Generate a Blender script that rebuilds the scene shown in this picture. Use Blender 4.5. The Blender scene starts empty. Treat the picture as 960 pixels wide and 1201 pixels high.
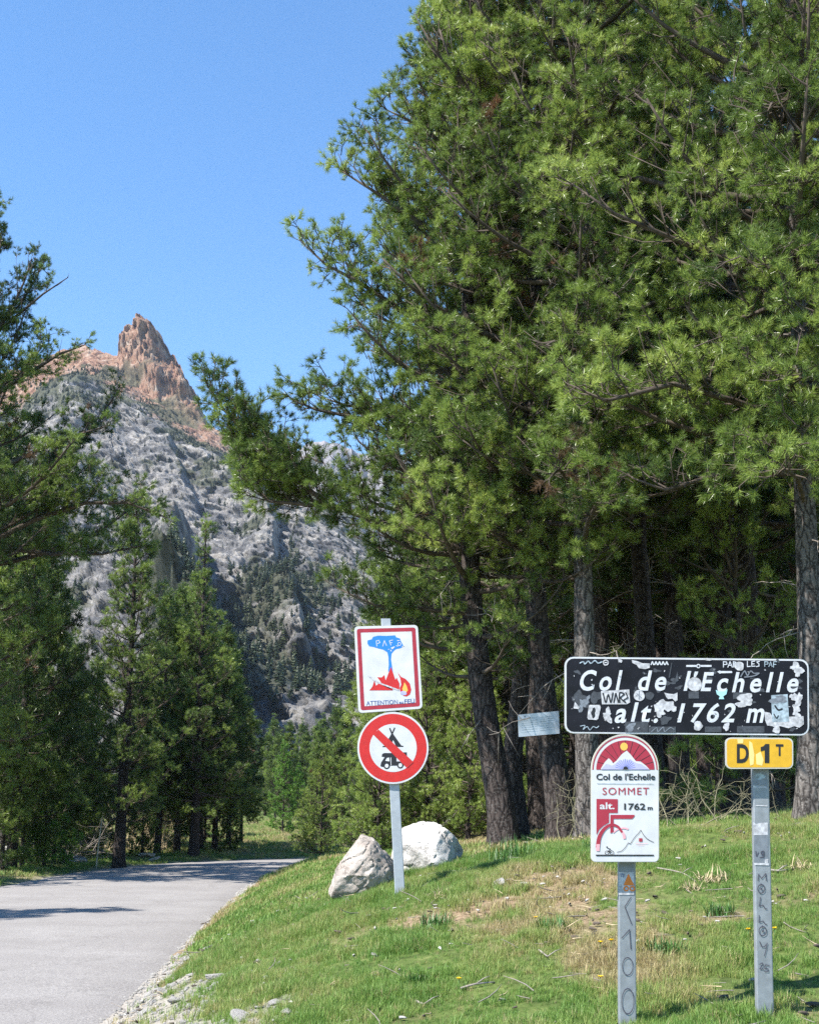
import bpy, bmesh, math, random
import numpy as np
from mathutils import Vector

random.seed(7)
rng = np.random.default_rng(7)
scene = bpy.context.scene
COL = scene.collection
R = math.radians

# ------------------------------------------------------------------ camera
F = 1500.0                      # focal length in photo pixels (photo 960 x 1201)
CX, CY = 480.0, 600.5
PITCH = math.atan((960 - CY) / F)
CAMZ = 1.6
cam_data = bpy.data.cameras.new('camera')
cam = bpy.data.objects.new('camera', cam_data)
COL.objects.link(cam)
cam.location = (0, 0, CAMZ)
cam.rotation_euler = (math.pi / 2 + PITCH, 0, 0)
cam_data.sensor_fit = 'HORIZONTAL'
cam_data.sensor_width = 36
cam_data.lens = F / 960 * 36
cam_data.clip_start = 0.1
cam_data.clip_end = 30000
scene.camera = cam

# ------------------------------------------------------------------ light
SUN_EL, SUN_AZ = R(51), R(121)      # azimuth measured to the left of the view direction (+Y)
sdir = Vector((-math.sin(SUN_AZ) * math.cos(SUN_EL), math.cos(SUN_AZ) * math.cos(SUN_EL), math.sin(SUN_EL)))
world = bpy.data.worlds.new('World')
scene.world = world
world.use_nodes = True
wn = world.node_tree.nodes
sky = wn.new('ShaderNodeTexSky')
sky.sky_type = 'NISHITA'
sky.sun_disc = False
sky.sun_elevation = SUN_EL
sky.sun_rotation = -SUN_AZ
sky.altitude = 1762
sky.air_density = 1.25
sky.dust_density = 0.3
sky.ozone_density = 3.0
bg = wn['Background']
bg.inputs['Strength'].default_value = 0.122
hsv = wn.new('ShaderNodeHueSaturation')
hsv.inputs['Saturation'].default_value = 1.22
world.node_tree.links.new(sky.outputs[0], hsv.inputs['Color'])
world.node_tree.links.new(hsv.outputs[0], bg.inputs[0])
sun_d = bpy.data.lights.new('sun', 'SUN')
sun_d.energy = 5.0
sun_d.angle = R(0.5)
sun_d.color = (1.0, 0.955, 0.88)
sun = bpy.data.objects.new('sun', sun_d)
COL.objects.link(sun)
sun.rotation_euler = sdir.to_track_quat('Z', 'Y').to_euler()
scene.view_settings.view_transform = 'Standard'
scene.view_settings.look = 'None'
scene.view_settings.exposure = 1.2
scene.view_settings.gamma = 1
scene.cycles.max_bounces = 6
scene.cycles.transparent_max_bounces = 4
scene.cycles.use_denoising = False

# ------------------------------------------------------------------ projection helper (photo pixel + depth -> world)
sP, cP = math.sin(PITCH), math.cos(PITCH)
def ray(px, py):
    u = (px - CX) / F; v = (CY - py) / F
    return Vector((u, cP - v * sP, sP + v * cP))
def at(px, py, Y):
    d = ray(px, py)
    return Vector((0, 0, CAMZ)) + d * (Y / d.y)

# ------------------------------------------------------------------ noise
def _hash(ix, iy, iz, s):
    h = (ix.astype(np.int64) * 374761393 + iy.astype(np.int64) * 668265263 + iz.astype(np.int64) * 2147483647 + s * 974634777) & 0xFFFFFFFF
    h = ((h ^ (h >> 13)) * 1274126177) & 0xFFFFFFFF
    return ((h ^ (h >> 16)) & 0xFFFFFF) / float(0xFFFFFF)
def vnoise(x, y, z=0.0, s=0):
    x, y, z = np.broadcast_arrays(np.asarray(x, float), np.asarray(y, float), np.asarray(z, float))
    ix, iy, iz = np.floor(x), np.floor(y), np.floor(z)
    fx, fy, fz = x - ix, y - iy, z - iz
    fx, fy, fz = [f * f * f * (f * (f * 6 - 15) + 10) for f in (fx, fy, fz)]
    out = 0
    for dx in (0, 1):
        for dy in (0, 1):
            for dz in (0, 1):
                w = (fx if dx else 1 - fx) * (fy if dy else 1 - fy) * (fz if dz else 1 - fz)
                out = out + w * _hash(ix + dx, iy + dy, iz + dz, s)
    return out * 2 - 1
def fbm(x, y, z=0.0, o=4, s=0):
    a, t, f = 1.0, 0, 1.0
    for k in range(o):
        t = t + a * vnoise(x * f, y * f, z * f, s + k * 17); a *= .5; f *= 2.03
    return t
def ridged(x, y, z=0.0, o=4, s=0):
    a, t, f = 1.0, 0, 1.0
    for k in range(o):
        t = t + a * (1 - np.abs(vnoise(x * f, y * f, z * f, s + k * 13)) * 2); a *= .5; f *= 2.1
    return t
def sstep(a, b, x):
    t = np.clip((x - a) / (b - a), 0, 1)
    return t * t * (3 - 2 * t)

# ------------------------------------------------------------------ materials
def new_mat(name):
    m = bpy.data.materials.new(name); m.use_nodes = True
    nt = m.node_tree
    return m, nt, nt.nodes, nt.links, nt.nodes['Principled BSDF']
def rgba(c): return (c[0], c[1], c[2], 1)
def simple(name, col, rough=.6, metal=0, spec=.5, var=.0, scale=30, bump=0):
    m, nt, N, L, P = new_mat(name)
    P.inputs['Base Color'].default_value = rgba(col)
    P.inputs['Roughness'].default_value = rough
    P.inputs['Metallic'].default_value = metal
    P.inputs['Specular IOR Level'].default_value = spec
    if var or bump:
        tc = N.new('ShaderNodeTexCoord'); n = N.new('ShaderNodeTexNoise')
        n.inputs['Scale'].default_value = scale; n.inputs['Detail'].default_value = 6
        L.new(tc.outputs['Object'], n.inputs['Vector'])
        if var:
            r = N.new('ShaderNodeValToRGB')
            r.color_ramp.elements[0].position = .3; r.color_ramp.elements[1].position = .7
            r.color_ramp.elements[0].color = rgba([c * (1 - var) for c in col])
            r.color_ramp.elements[1].color = rgba([min(1, c * (1 + var)) for c in col])
            L.new(n.outputs['Fac'], r.inputs[0]); L.new(r.outputs[0], P.inputs['Base Color'])
        if bump:
            b = N.new('ShaderNodeBump'); b.inputs['Strength'].default_value = bump; b.inputs['Distance'].default_value = .02
            L.new(n.outputs['Fac'], b.inputs['Height']); L.new(b.outputs[0], P.inputs['Normal'])
    return m

def foliage_mat(name, ramp, transl=.22, rough=.5):
    """colour picked by the instance attribute 'tint' (0..1), with each needle cluster its own shade"""
    m, nt, N, L, P = new_mat(name)
    a = N.new('ShaderNodeAttribute'); a.attribute_type = 'INSTANCER'; a.attribute_name = 'tint'
    r = N.new('ShaderNodeValToRGB')
    els = r.color_ramp.elements
    while len(els) > 1: els.remove(els[-1])
    els[0].position = ramp[0][0]; els[0].color = rgba(ramp[0][1])
    for p, c in ramp[1:]:
        e = els.new(p); e.color = rgba(c)
    L.new(a.outputs['Fac'], r.inputs[0])
    L.new(r.outputs[0], P.inputs['Base Color'])
    P.inputs['Roughness'].default_value = rough
    P.inputs['Specular IOR Level'].default_value = .45
    t = N.new('ShaderNodeBsdfTranslucent'); mx = N.new('ShaderNodeMixShader')
    mx.inputs[0].default_value = transl
    L.new(r.outputs[0], t.inputs[0]); L.new(P.outputs[0], mx.inputs[1]); L.new(t.outputs[0], mx.inputs[2])
    L.new(mx.outputs[0], N['Material Output'].inputs[0])
    return m

M = {}
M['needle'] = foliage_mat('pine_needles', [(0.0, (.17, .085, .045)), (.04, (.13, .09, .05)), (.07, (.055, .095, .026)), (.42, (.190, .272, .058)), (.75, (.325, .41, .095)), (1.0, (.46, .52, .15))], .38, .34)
M['larch'] = foliage_mat('larch_needles', [(0, (.10, .22, .035)), (1, (.20, .36, .06))], .35)
M['far_leaf'] = foliage_mat('far_needles', [(0, (.030, .050, .030)), (.6, (.060, .085, .045)), (1, (.11, .13, .06))], .1)
M['grass'] = foliage_mat('grass_blades', [(0, (.42, .34, .18)), (.16, (.36, .33, .13)), (.28, (.27, .33, .09)), (.6, (.165, .285, .055)), (1, (.10, .20, .035))], .35, .55)

def bark_mat(name, dark, light, lich):
    m, nt, N, L, P = new_mat(name)
    tc = N.new('ShaderNodeTexCoord'); mp = N.new('ShaderNodeMapping'); mp.inputs['Scale'].default_value = (1, 1, .35)
    L.new(tc.outputs['Object'], mp.inputs[0])
    v = N.new('ShaderNodeTexVoronoi'); v.feature = 'DISTANCE_TO_EDGE'; v.inputs['Scale'].default_value = 16
    nz = N.new('ShaderNodeTexNoise'); nz.inputs['Scale'].default_value = 7; nz.inputs['Detail'].default_value = 8
    va = N.new('ShaderNodeVectorMath'); va.operation = 'MULTIPLY_ADD'; va.inputs[1].default_value = (.12, .12, .12)
    L.new(mp.outputs[0], nz.inputs['Vector']); L.new(nz.outputs['Color'], va.inputs[0]); L.new(mp.outputs[0], va.inputs[2]); L.new(va.outputs[0], v.inputs['Vector'])
    r = N.new('ShaderNodeValToRGB'); r.color_ramp.elements[0].color = rgba(dark); r.color_ramp.elements[1].color = rgba(light)
    r.color_ramp.elements[0].position = .02; r.color_ramp.elements[1].position = .22
    L.new(v.outputs[0], r.inputs[0])
    n2 = N.new('ShaderNodeTexNoise'); n2.inputs['Scale'].default_value = 48; n2.inputs['Detail'].default_value = 5
    L.new(tc.outputs['Object'], n2.inputs['Vector'])
    r2 = N.new('ShaderNodeValToRGB'); r2.color_ramp.elements[0].position = .52; r2.color_ramp.elements[1].position = .68
    L.new(n2.outputs['Fac'], r2.inputs[0])
    mx = N.new('ShaderNodeMixRGB'); mx.inputs[2].default_value = rgba(lich)
    mu = N.new('ShaderNodeMath'); mu.operation = 'MULTIPLY'; mu.inputs[1].default_value = .45
    L.new(r2.outputs[0], mu.inputs[0]); L.new(mu.outputs[0], mx.inputs[0]); L.new(r.outputs[0], mx.inputs[1])
    L.new(mx.outputs[0], P.inputs['Base Color'])
    P.inputs['Roughness'].default_value = .95; P.inputs['Specular IOR Level'].default_value = .15
    b = N.new('ShaderNodeBump'); b.inputs['Strength'].default_value = .9; b.inputs['Distance'].default_value = .02
    L.new(v.outputs[0], b.inputs['Height']); L.new(b.outputs[0], P.inputs['Normal'])
    return m
M['bark'] = bark_mat('pine_bark', (.018, .014, .013), (.065, .052, .047), (.17, .16, .15))
M['bark_grey'] = bark_mat('grey_pine_bark', (.03, .026, .024), (.13, .115, .105), (.30, .285, .27))
M['twig'] = simple('twig_bark', (.085, .068, .055), .9, spec=.2, var=.4, scale=12)
M['deadwood'] = simple('bare_grey_wood', (.24, .21, .185), .9, spec=.2, var=.4, scale=14)
M['straw'] = simple('dry_straw', (.45, .36, .23), .9, spec=.2, var=.3, scale=40)

# ------------------------------------------------------------------ mesh helpers
def mesh_np(name, V, faces, mats=(), fmat=None, smooth=False):
    """V (n,3); faces: list of (k,m) int arrays with equal corner count m each"""
    me = bpy.data.meshes.new(name)
    V = np.asarray(V, np.float32)
    me.vertices.add(len(V)); me.vertices.foreach_set('co', V.ravel())
    if not isinstance(faces, list): faces = [faces]
    faces = [np.asarray(f, np.int32) for f in faces if len(f)]
    if faces:
        loops = np.concatenate([f.ravel() for f in faces])
        tot = np.concatenate([np.full(len(f), f.shape[1], np.int32) for f in faces])
        start = np.concatenate([[0], np.cumsum(tot)[:-1]]).astype(np.int32)
        me.loops.add(len(loops)); me.loops.foreach_set('vertex_index', loops)
        me.polygons.add(len(tot)); me.polygons.foreach_set('loop_start', start); me.polygons.foreach_set('loop_total', tot)
        if fmat is not None: me.polygons.foreach_set('material_index', np.asarray(fmat, np.int32))
        if smooth: me.polygons.foreach_set('use_smooth', np.ones(len(tot), bool))
    for m in mats: me.materials.append(m)
    me.update(calc_edges=True)
    return me
def link(name, me, parent=None, loc=(0, 0, 0), kind=None):
    o = bpy.data.objects.new(name, me); COL.objects.link(o); o.location = loc
    if parent is not None: o.parent = parent
    if kind: o['kind'] = kind
    return o
def tag(o, label=None, cat=None, group=None, kind=None):
    if label: o['label'] = label
    if cat: o['category'] = cat
    if group: o['group'] = group
    if kind: o['kind'] = kind
    return o
def empty(name, loc, label=None, cat=None, group=None, rz=0):
    o = bpy.data.objects.new(name, None); COL.objects.link(o); o.location = loc; o.rotation_euler = (0, 0, rz)
    o.empty_display_size = .2
    return tag(o, label, cat, group)

class Tubes:
    def __init__(s): s.V = []; s.Fq = []; s.Ft = []; s.n = 0; s.mq = []; s.mt = []
    def tube(s, pts, rad, k=5, mat=0, cap=True):
        pts = np.asarray(pts, float); rad = np.asarray(rad, float); n = len(pts)
        d = np.gradient(pts, axis=0); d /= np.linalg.norm(d, axis=1)[:, None] + 1e-9
        ref = np.array([0, 0, 1.]) if abs(d[0][2]) < .8 else np.array([1., 0, 0])
        u = np.cross(d, ref); u /= np.linalg.norm(u, axis=1)[:, None] + 1e-9
        w = np.cross(d, u)
        a = np.arange(k) * 2 * math.pi / k
        V = pts[:, None, :] + rad[:, None, None] * (np.cos(a)[None, :, None] * u[:, None, :] + np.sin(a)[None, :, None] * w[:, None, :])
        s.V.append(V.reshape(-1, 3))
        i = np.arange(n - 1)[:, None] * k; j = np.arange(k)[None, :]; j2 = (j + 1) % k
        q = np.stack([i + j, i + j2, i + k + j2, i + k + j], -1).reshape(-1, 4) + s.n
        s.Fq.append(q); s.mq += [mat] * len(q)
        s.n += n * k
        if cap:
            s.V.append(pts[-1:]); c = s.n; s.n += 1
            b = c - k
            t = np.stack([b + np.arange(k), b + (np.arange(k) + 1) % k, np.full(k, c)], -1)
            s.Ft.append(t); s.mt += [mat] * k
    def tris(s, V, mat=0):
        V = np.asarray(V).reshape(-1, 3); s.V.append(V)
        t = np.arange(len(V)).reshape(-1, 3) + s.n; s.n += len(V); s.Ft.append(t); s.mt += [mat] * len(t)
    def mesh(s, name, mats, smooth=True):
        V = np.concatenate(s.V) if s.V else np.zeros((0, 3))
        f = []; fm = []
        if s.Fq: f.append(np.concatenate(s.Fq)); fm += s.mq
        if s.Ft: f.append(np.concatenate(s.Ft)); fm += s.mt
        return mesh_np(name, V, f, mats, fm, smooth)

def box_mesh(name, c, h, mat, bev=.004):
    bm = bmesh.new(); bmesh.ops.create_cube(bm, size=1)
    for v in bm.verts: v.co = Vector((c[0] + v.co.x * 2 * h[0], c[1] + v.co.y * 2 * h[1], c[2] + v.co.z * 2 * h[2]))
    if bev: bmesh.ops.bevel(bm, geom=bm.edges[:], offset=bev, segments=2, affect='EDGES')
    me = bpy.data.meshes.new(name); bm.to_mesh(me); bm.free(); me.materials.append(mat); return me

# ------------------------------------------------------------------ scattering by geometry nodes
SRC = {}
def source(name, me):
    o = bpy.data.objects.new(name, me); SRC[name] = o; return o      # never linked: only a template for scattering
def scatter_group(name, sources):
    g = bpy.data.node_groups.new(name, 'GeometryNodeTree')
    g.interface.new_socket('Geometry', in_out='INPUT', socket_type='NodeSocketGeometry')
    g.interface.new_socket('Geometry', in_out='OUTPUT', socket_type='NodeSocketGeometry')
    N, L = g.nodes, g.links
    gi = N.new('NodeGroupInput'); go = N.new('NodeGroupOutput')
    iop = N.new('GeometryNodeInstanceOnPoints'); gti = N.new('GeometryNodeGeometryToInstance')
    for o in reversed(sources):
        oi = N.new('GeometryNodeObjectInfo'); oi.inputs['Object'].default_value = o; oi.inputs['As Instance'].default_value = False
        L.new(oi.outputs['Geometry'], gti.inputs[0])
    def attr(n, t):
        a = N.new('GeometryNodeInputNamedAttribute'); a.data_type = t; a.inputs['Name'].default_value = n
        return a.outputs['Attribute']
    L.new(gi.outputs[0], iop.inputs['Points']); L.new(gti.outputs[0], iop.inputs['Instance'])
    iop.inputs['Pick Instance'].default_value = True
    L.new(attr('variant', 'INT'), iop.inputs['Instance Index'])
    L.new(attr('turn', 'FLOAT_VECTOR'), iop.inputs['Rotation'])
    L.new(attr('grow', 'FLOAT'), iop.inputs['Scale'])
    L.new(iop.outputs[0], go.inputs[0])
    return g
def euler_from_dir(D, spin):
    D = D / (np.linalg.norm(D, axis=1)[:, None] + 1e-9)
    ref = np.where(np.abs(D[:, 2:3]) < .9, np.array([[0, 0, 1.]]), np.array([[1., 0, 0]]))
    X = np.cross(ref, D); X /= np.linalg.norm(X, axis=1)[:, None]
    Y = np.cross(D, X)
    c, s_ = np.cos(spin)[:, None], np.sin(spin)[:, None]
    X2 = X * c + Y * s_; Y2 = -X * s_ + Y * c
    a = np.arctan2(Y2[:, 2], D[:, 2]); b = -np.arcsin(np.clip(X2[:, 2], -1, 1)); cc = np.arctan2(X2[:, 1], X2[:, 0])
    return np.stack([a, b, cc], -1)
def points_mesh(name, P, D, scale, tint, nvar, mats, spin=None):
    me = mesh_np(name, P, [], mats)
    n = len(P)
    rr = np.random.default_rng(n + 5)
    if spin is None: spin = rr.uniform(0, 6.28, n)
    def add(nm, t, data, key):
        a = me.attributes.new(nm, t, 'POINT'); a.data.foreach_set(key, np.ascontiguousarray(data).ravel())
    add('turn', 'FLOAT_VECTOR', euler_from_dir(np.asarray(D, float), spin).astype(np.float32), 'vector')
    add('grow', 'FLOAT', np.asarray(scale, np.float32), 'value')
    add('tint', 'FLOAT', np.asarray(tint, np.float32), 'value')
    add('variant', 'INT', rr.integers(0, nvar, n).astype(np.int32), 'value')
    return me
def scatter_obj(name, me, group, parent=None, kind='stuff'):
    o = link(name, me, parent, kind=kind)
    md = o.modifiers.new('scatter', 'NODES'); md.node_group = group
    return o

# ------------------------------------------------------------------ needle sprays
def needles(T, p0, d, L, n, nl, nw, rr, spread=.75, mat=0):
    t = np.sort(rr.uniform(.0, 1, n)); t[-max(4, n // 5):] = 1
    a = rr.uniform(0, 6.28, n)
    ref = np.array([0, 0, 1.]) if abs(d[2]) < .9 else np.array([1., 0, 0])
    u = np.cross(d, ref); u /= np.linalg.norm(u); w = np.cross(d, u)
    sp = spread * rr.uniform(.55, 1.15, n); sp[-max(4, n // 5):] *= rr.uniform(.1, 1, max(4, n // 5))
    nd = d[None] * np.cos(sp)[:, None] + (u[None] * np.cos(a)[:, None] + w[None] * np.sin(a)[:, None]) * np.sin(sp)[:, None]
    base = p0[None] + d[None] * (t * L)[:, None]
    side = np.cross(nd, rr.normal(size=(n, 3))); side /= np.linalg.norm(side, axis=1)[:, None]
    ln = nl * rr.uniform(.75, 1.15, n)
    A = base + side * nw / 2; B = base - side * nw / 2; C = base + nd * ln[:, None]
    T.tris(np.stack([A, B, C], 1), mat)
def spray(name, seed, nshoot=6, n=62, nl=.060, nw=.0046, Ltw=.17, leaf='needle'):
    rr = np.random.default_rng(seed); T = Tubes()
    bend = rr.normal(0, .06, 3); bend[2] = 0
    ax = lambda t: np.array([0, 0, Ltw * t]) + bend * t * t
    T.tube([ax(0), ax(.5), ax(1)], [.006, .0045, .003], 3, 1, False)
    for k in range(nshoot):
        t = 1.0 if k == 0 else rr.uniform(.15, .95)
        p = ax(t); a = rr.uniform(0, 6.28); tilt = 0.1 if k == 0 else rr.uniform(.35, 1.25)
        d = np.array([math.cos(a) * math.sin(tilt), math.sin(a) * math.sin(tilt), math.cos(tilt)])
        L = rr.uniform(.025, .07) * Ltw / .15
        if k: 
            q = p + d * rr.uniform(.03, .10); T.tube([p, q + d * L], [.003, .002], 3, 1, False); p = q
        needles(T, p, d, L, n, nl, nw, rr, 1.15)
    return source(name, T.mesh(name, [M[leaf], M['twig']], False))
near_src = [spray('pine_spray_%d' % i, 10 + i) for i in range(6)]
mid_src = [spray('mid_spray_%d' % i, 30 + i, 7, 34, .070, .0080, .19) for i in range(5)]
far_src = [spray('far_spray_%d' % i, 50 + i, 8, 22, .09, .014, .24) for i in range(4)]
larch_src = [spray('larch_spray_%d' % i, 70 + i, 9, 14, .06, .02, leaf='larch') for i in range(3)]
G_near = scatter_group('near_sprays', near_src)
G_mid = scatter_group('mid_sprays', mid_src)
G_far = scatter_group('far_sprays', far_src)
G_larch = scatter_group('larch_sprays', larch_src)
GN = {'near': (G_near, 6), 'mid': (G_mid, 5), 'far': (G_far, 4), 'larch': (G_larch, 3)}

# ------------------------------------------------------------------ pine builder
def build_pine(spec, seed):
    """spec: trunk = list of points (local, base at origin) ; r0 ; crown base/top ; env(z, az) -> reach ; returns dict of meshes"""
    rr = random.Random(seed); nr = np.random.default_rng(seed)
    tp = np.asarray(spec['trunk'], float); H = tp[-1][2]; r0 = spec['r0']
    def trunk_at(z): return np.array([np.interp(z, tp[:, 2], tp[:, 0]), np.interp(z, tp[:, 2], tp[:, 1]), z])
    def trad(z): return r0 * (1 - .93 * (z / H) ** 1.0) * (1 + .3 * math.exp(-z / .22))
    # trunk
    det = spec.get('detail', 1)
    k = 28 if det else 9
    zs = np.concatenate([np.arange(-.3, min(H, 7), .07 if det else .5), np.arange(min(H, 7), H, .4)])
    ang = np.arange(k) * 2 * math.pi / k
    V = []
    sx = seed * 3.1
    # smooth trunk centre line
    cz = np.array([trunk_at(max(z, 0)) for z in zs]); 
    ker = np.ones(9) / 9 if det else np.ones(1)
    for c in (0, 1):
        p = np.pad(cz[:, c], len(ker) // 2, mode='edge'); cz[:, c] = np.convolve(p, ker, 'valid')
    for i, z in enumerate(zs):
        rd = trad(max(z, 0))
        ca, sa = np.cos(ang), np.sin(ang)
        pl = ridged(ca * 2.3 + sx, sa * 2.3, z * 1.3, 3, 3) * .045 + vnoise(ca * 7 + sx, sa * 7, z * 5, 5) * .035
        root = .22 * math.exp(-max(z, 0) / .16) * np.cos(ang * 5 + sx) * .6
        r = rd * (1 + (pl + root if det else 0 * ca))
        V.append(np.stack([cz[i, 0] + r * ca, cz[i, 1] + r * sa, np.full(k, z)], -1))
    V = np.concatenate(V); n = len(zs)
    i = np.arange(n - 1)[:, None] * k; j = np.arange(k)[None, :]; j2 = (j + 1) % k
    q = np.stack([i + j, i + j2, i + k + j2, i + k + j], -1).reshape(-1, 4)
    trunk_me = mesh_np('trunk', V, [q], [M[spec.get('bark', 'bark')]], smooth=True)
    # limbs and sprays
    T = Tubes(); SP = []; SD = []; SS = []; ST = []
    sc = spec.get('sc', 1.0); dens = spec.get('dens', 1.0)
    base_t = spec.get('tint', .45)
    def limb(pts, r, bare=.28, tint=base_t, step=.20, secl=.42):
        pts = np.asarray(pts); seg = np.linalg.norm(np.diff(pts, axis=0), axis=1); L = seg.sum()
        cum = np.concatenate([[0], np.cumsum(seg)]) / L
        T.tube(pts, np.linspace(r, max(.006, r * .2), len(pts)), 5 if det else 3, 0)
        f = lambda t: np.array([np.interp(t, cum, pts[:, c]) for c in range(3)])
        ns = max(2, int(L * (1 - bare) / step * dens))
        ctint = tint + rr.uniform(-.26, .26)
        for s in range(ns):
            t = bare + (1 - bare) * (s + rr.random()) / ns
            p = f(t); d = f(min(1, t + .05)) - f(max(0, t - .05)); d /= np.linalg.norm(d) + 1e-9
            side = np.cross(d, [0, 0, 1.]); side /= np.linalg.norm(side) + 1e-9
            sg = 1 if s % 2 else -1
            sl = secl * L * (1.1 - t) * rr.uniform(.6, 1.3) + .12
            sl = min(sl, 1.1)
            dd = d * rr.uniform(.5, .9) + side * sg * rr.uniform(.4, 1) + np.array([0, 0, rr.uniform(-.3, .9)])
            dd /= np.linalg.norm(dd)
            up = np.array([0, 0, .25 * sl])
            q1 = p + dd * sl * .5 + up * .15; q2 = p + dd * sl + up
            T.tube([p, q1, q2], [max(.006, r * .3), .006, .004], 3, 0)
            m = max(1, int(sl / (.105 * sc)))
            for u in range(m):
                tt = (u + .7) / m
                pp = (p + (q1 - p) * tt * 2) if tt < .5 else (q1 + (q2 - q1) * (tt - .5) * 2)
                e = dd * .8 + nr.normal(0, .5, 3) + np.array([0, 0, .5]); pp = pp + nr.normal(0, .035, 3)
                SP.append(pp); SD.append(e); SS.append(sc * rr.uniform(.65, 1.3)); ST.append(ctint + rr.uniform(-.2, .2))
        SP.append(pts[-1]); SD.append(pts[-1] - pts[-2] + np.array([0, 0, .1])); SS.append(sc * 1.1); ST.append(ctint + .1)
    zb, zt = spec['crown']
    z = zb; az = rr.uniform(0, 6.28)
    env = spec['env']; dz = spec.get('dz', .33)
    skip = spec.get('skip', .12)
    while z < zt - .15:
        nb = rr.choice([3, 3, 4]) if z < zt * .9 else 3
        for b in range(nb):
            if rr.random() < skip: continue
            az += 2.4 + rr.uniform(-.5, .5)
            zz = z + rr.uniform(-.15, .15)
            L = env(zz, az) * rr.uniform(.62, 1.15)
            f = (zz - zb) / (zt - zb)
            el = R(-14 + 62 * f + rr.uniform(-12, 12)) + spec.get('lift', 0)
            p = trunk_at(zz); h = np.array([math.cos(az), math.sin(az), 0])
            pts = [p]; n = 6; ee = el; wob = rr.uniform(-.35, .35)
            for s in range(n):
                st = L / n
                hd = h * math.cos(ee) + np.array([0, 0, math.sin(ee)])
                p = p + hd * st; pts.append(p)
                ee += R(spec.get('curl', 9)) * rr.uniform(.4, 1.4); a2 = math.atan2(h[1], h[0]) + wob / n; h = np.array([math.cos(a2), math.sin(a2), 0])
            limb(pts, .014 + .016 * L * (1 if det else .8), bare=.28 if L > 1.3 else .15)
        z += dz * rr.uniform(.7, 1.3) * (1 if z < zt * .85 else .7)
    # leader
    SP.append(trunk_at(H)); SD.append(np.array([0, 0, 1.])); SS.append(sc); ST.append(base_t)
    for ex in spec.get('extra', []):
        limb(ex['pts'], ex.get('r', .05), bare=ex.get('bare', .3), tint=ex.get('tint', base_t), step=ex.get('step', .17), secl=ex.get('secl', .35))
    # dead bare twigs under and inside the crown
    if det:
        D = Tubes()
        for _ in range(int(spec.get('dead', 26) * .7)):
            zz = rr.uniform(max(.9, zb * .45), zb + (zt - zb) * .45); a = rr.uniform(0, 6.28); L = rr.uniform(.35, 1.35)
            p = trunk_at(zz); pts = [p]; e = R(rr.uniform(-25, 15))
            for s in range(5):
                a += rr.uniform(-.3, .3); e += rr.uniform(-.25, .2)
                p = p + np.array([math.cos(a) * math.cos(e), math.sin(a) * math.cos(e), math.sin(e)]) * L / 5; pts.append(p)
            D.tube(pts, np.linspace(.010, .0025, 6) * rr.uniform(.5, 1.1), 4)
            for s in range(5):
                b = np.array(pts[rr.randint(2, 5)]); dv = nr.normal(0, 1, 3); dv /= np.linalg.norm(dv)
                ln = rr.uniform(.1, .35)
                D.tube([b, b + dv * ln * .5, b + dv * ln + nr.normal(0, .03, 3)], [.005, .004, .002], 3)
        dead_me = D.mesh('dead_twigs', [M['deadwood']])
    else: dead_me = None
    SP = np.array(SP); SD = np.array(SD); SS = np.array(SS); ST = np.clip(np.array(ST), .08, 1)
    cl = spec.get('clump', 1.5)          # needles gather in clumps with open gaps between them
    nzc = vnoise(SP[:, 0] * cl + seed, SP[:, 1] * cl, SP[:, 2] * cl * 1.3, 31) + .35 * vnoise(SP[:, 0] * 4, SP[:, 1] * 4 + seed, SP[:, 2] * 4, 32)
    kp = (nzc > spec.get('void', -.22)) | (nr.random(len(SP)) < .12)
    SP, SD, SS, ST = SP[kp], SD[kp], SS[kp] * (1 + .12 * np.clip(nzc[kp], 0, 1)), np.clip(ST[kp] + .12 * nzc[kp], .08, 1)
    # brown dead clusters in patches
    patch = vnoise(SP[:, 0] * 1.1 + seed, SP[:, 1] * 1.1, SP[:, 2] * 1.1, 9)
    rad = np.hypot(SP[:, 0] - np.interp(SP[:, 2], tp[:, 2], tp[:, 0]), SP[:, 1] - np.interp(SP[:, 2], tp[:, 2], tp[:, 1]))
    brown = (patch > .80) & (nr.random(len(SP)) < .5)
    ST[brown] = nr.uniform(0, .05, brown.sum())
    ST = np.where(brown, ST, np.clip(ST + .10 * vnoise(SP[:, 0] * .7, SP[:, 1] * .7, SP[:, 2] * .7, 4), .08, 1))
    kind = spec.get('spray', 'near')
    grp, nv = GN[kind]
    crown_me = points_mesh('crown', SP, SD, SS, ST, nv, [M['larch' if kind == 'larch' else 'needle'], M['twig']])
    limb_me = T.mesh('limbs', [M['twig']])
    return dict(trunk=trunk_me, limbs=limb_me, crown=crown_me, dead=dead_me, grp=grp, n=len(SP))
def place_tree(parts, loc, label, group=None, rz=0, scale=1.0, name='pine_tree'):
    t = empty(name, loc, label, 'tree', group, rz); t.scale = (scale,) * 3
    link('trunk', parts['trunk'], t)
    link('limbs', parts['limbs'], t, kind='stuff')
    scatter_obj('crown', parts['crown'], parts['grp'], t)
    if parts['dead']: link('dead_twigs', parts['dead'], t, kind='stuff')
    return t
def copy_tree(t, loc, label, rz, scale, group=None, lean=(0, 0)):
    c = t.copy(); COL.objects.link(c); c.location = loc; c.rotation_euler = (lean[0], lean[1], rz); c.scale = (scale,) * 3
    c['label'] = label
    if group: c['group'] = group
    for ch in t.children:
        d = ch.copy(); COL.objects.link(d); d.parent = c
    return c

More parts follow.
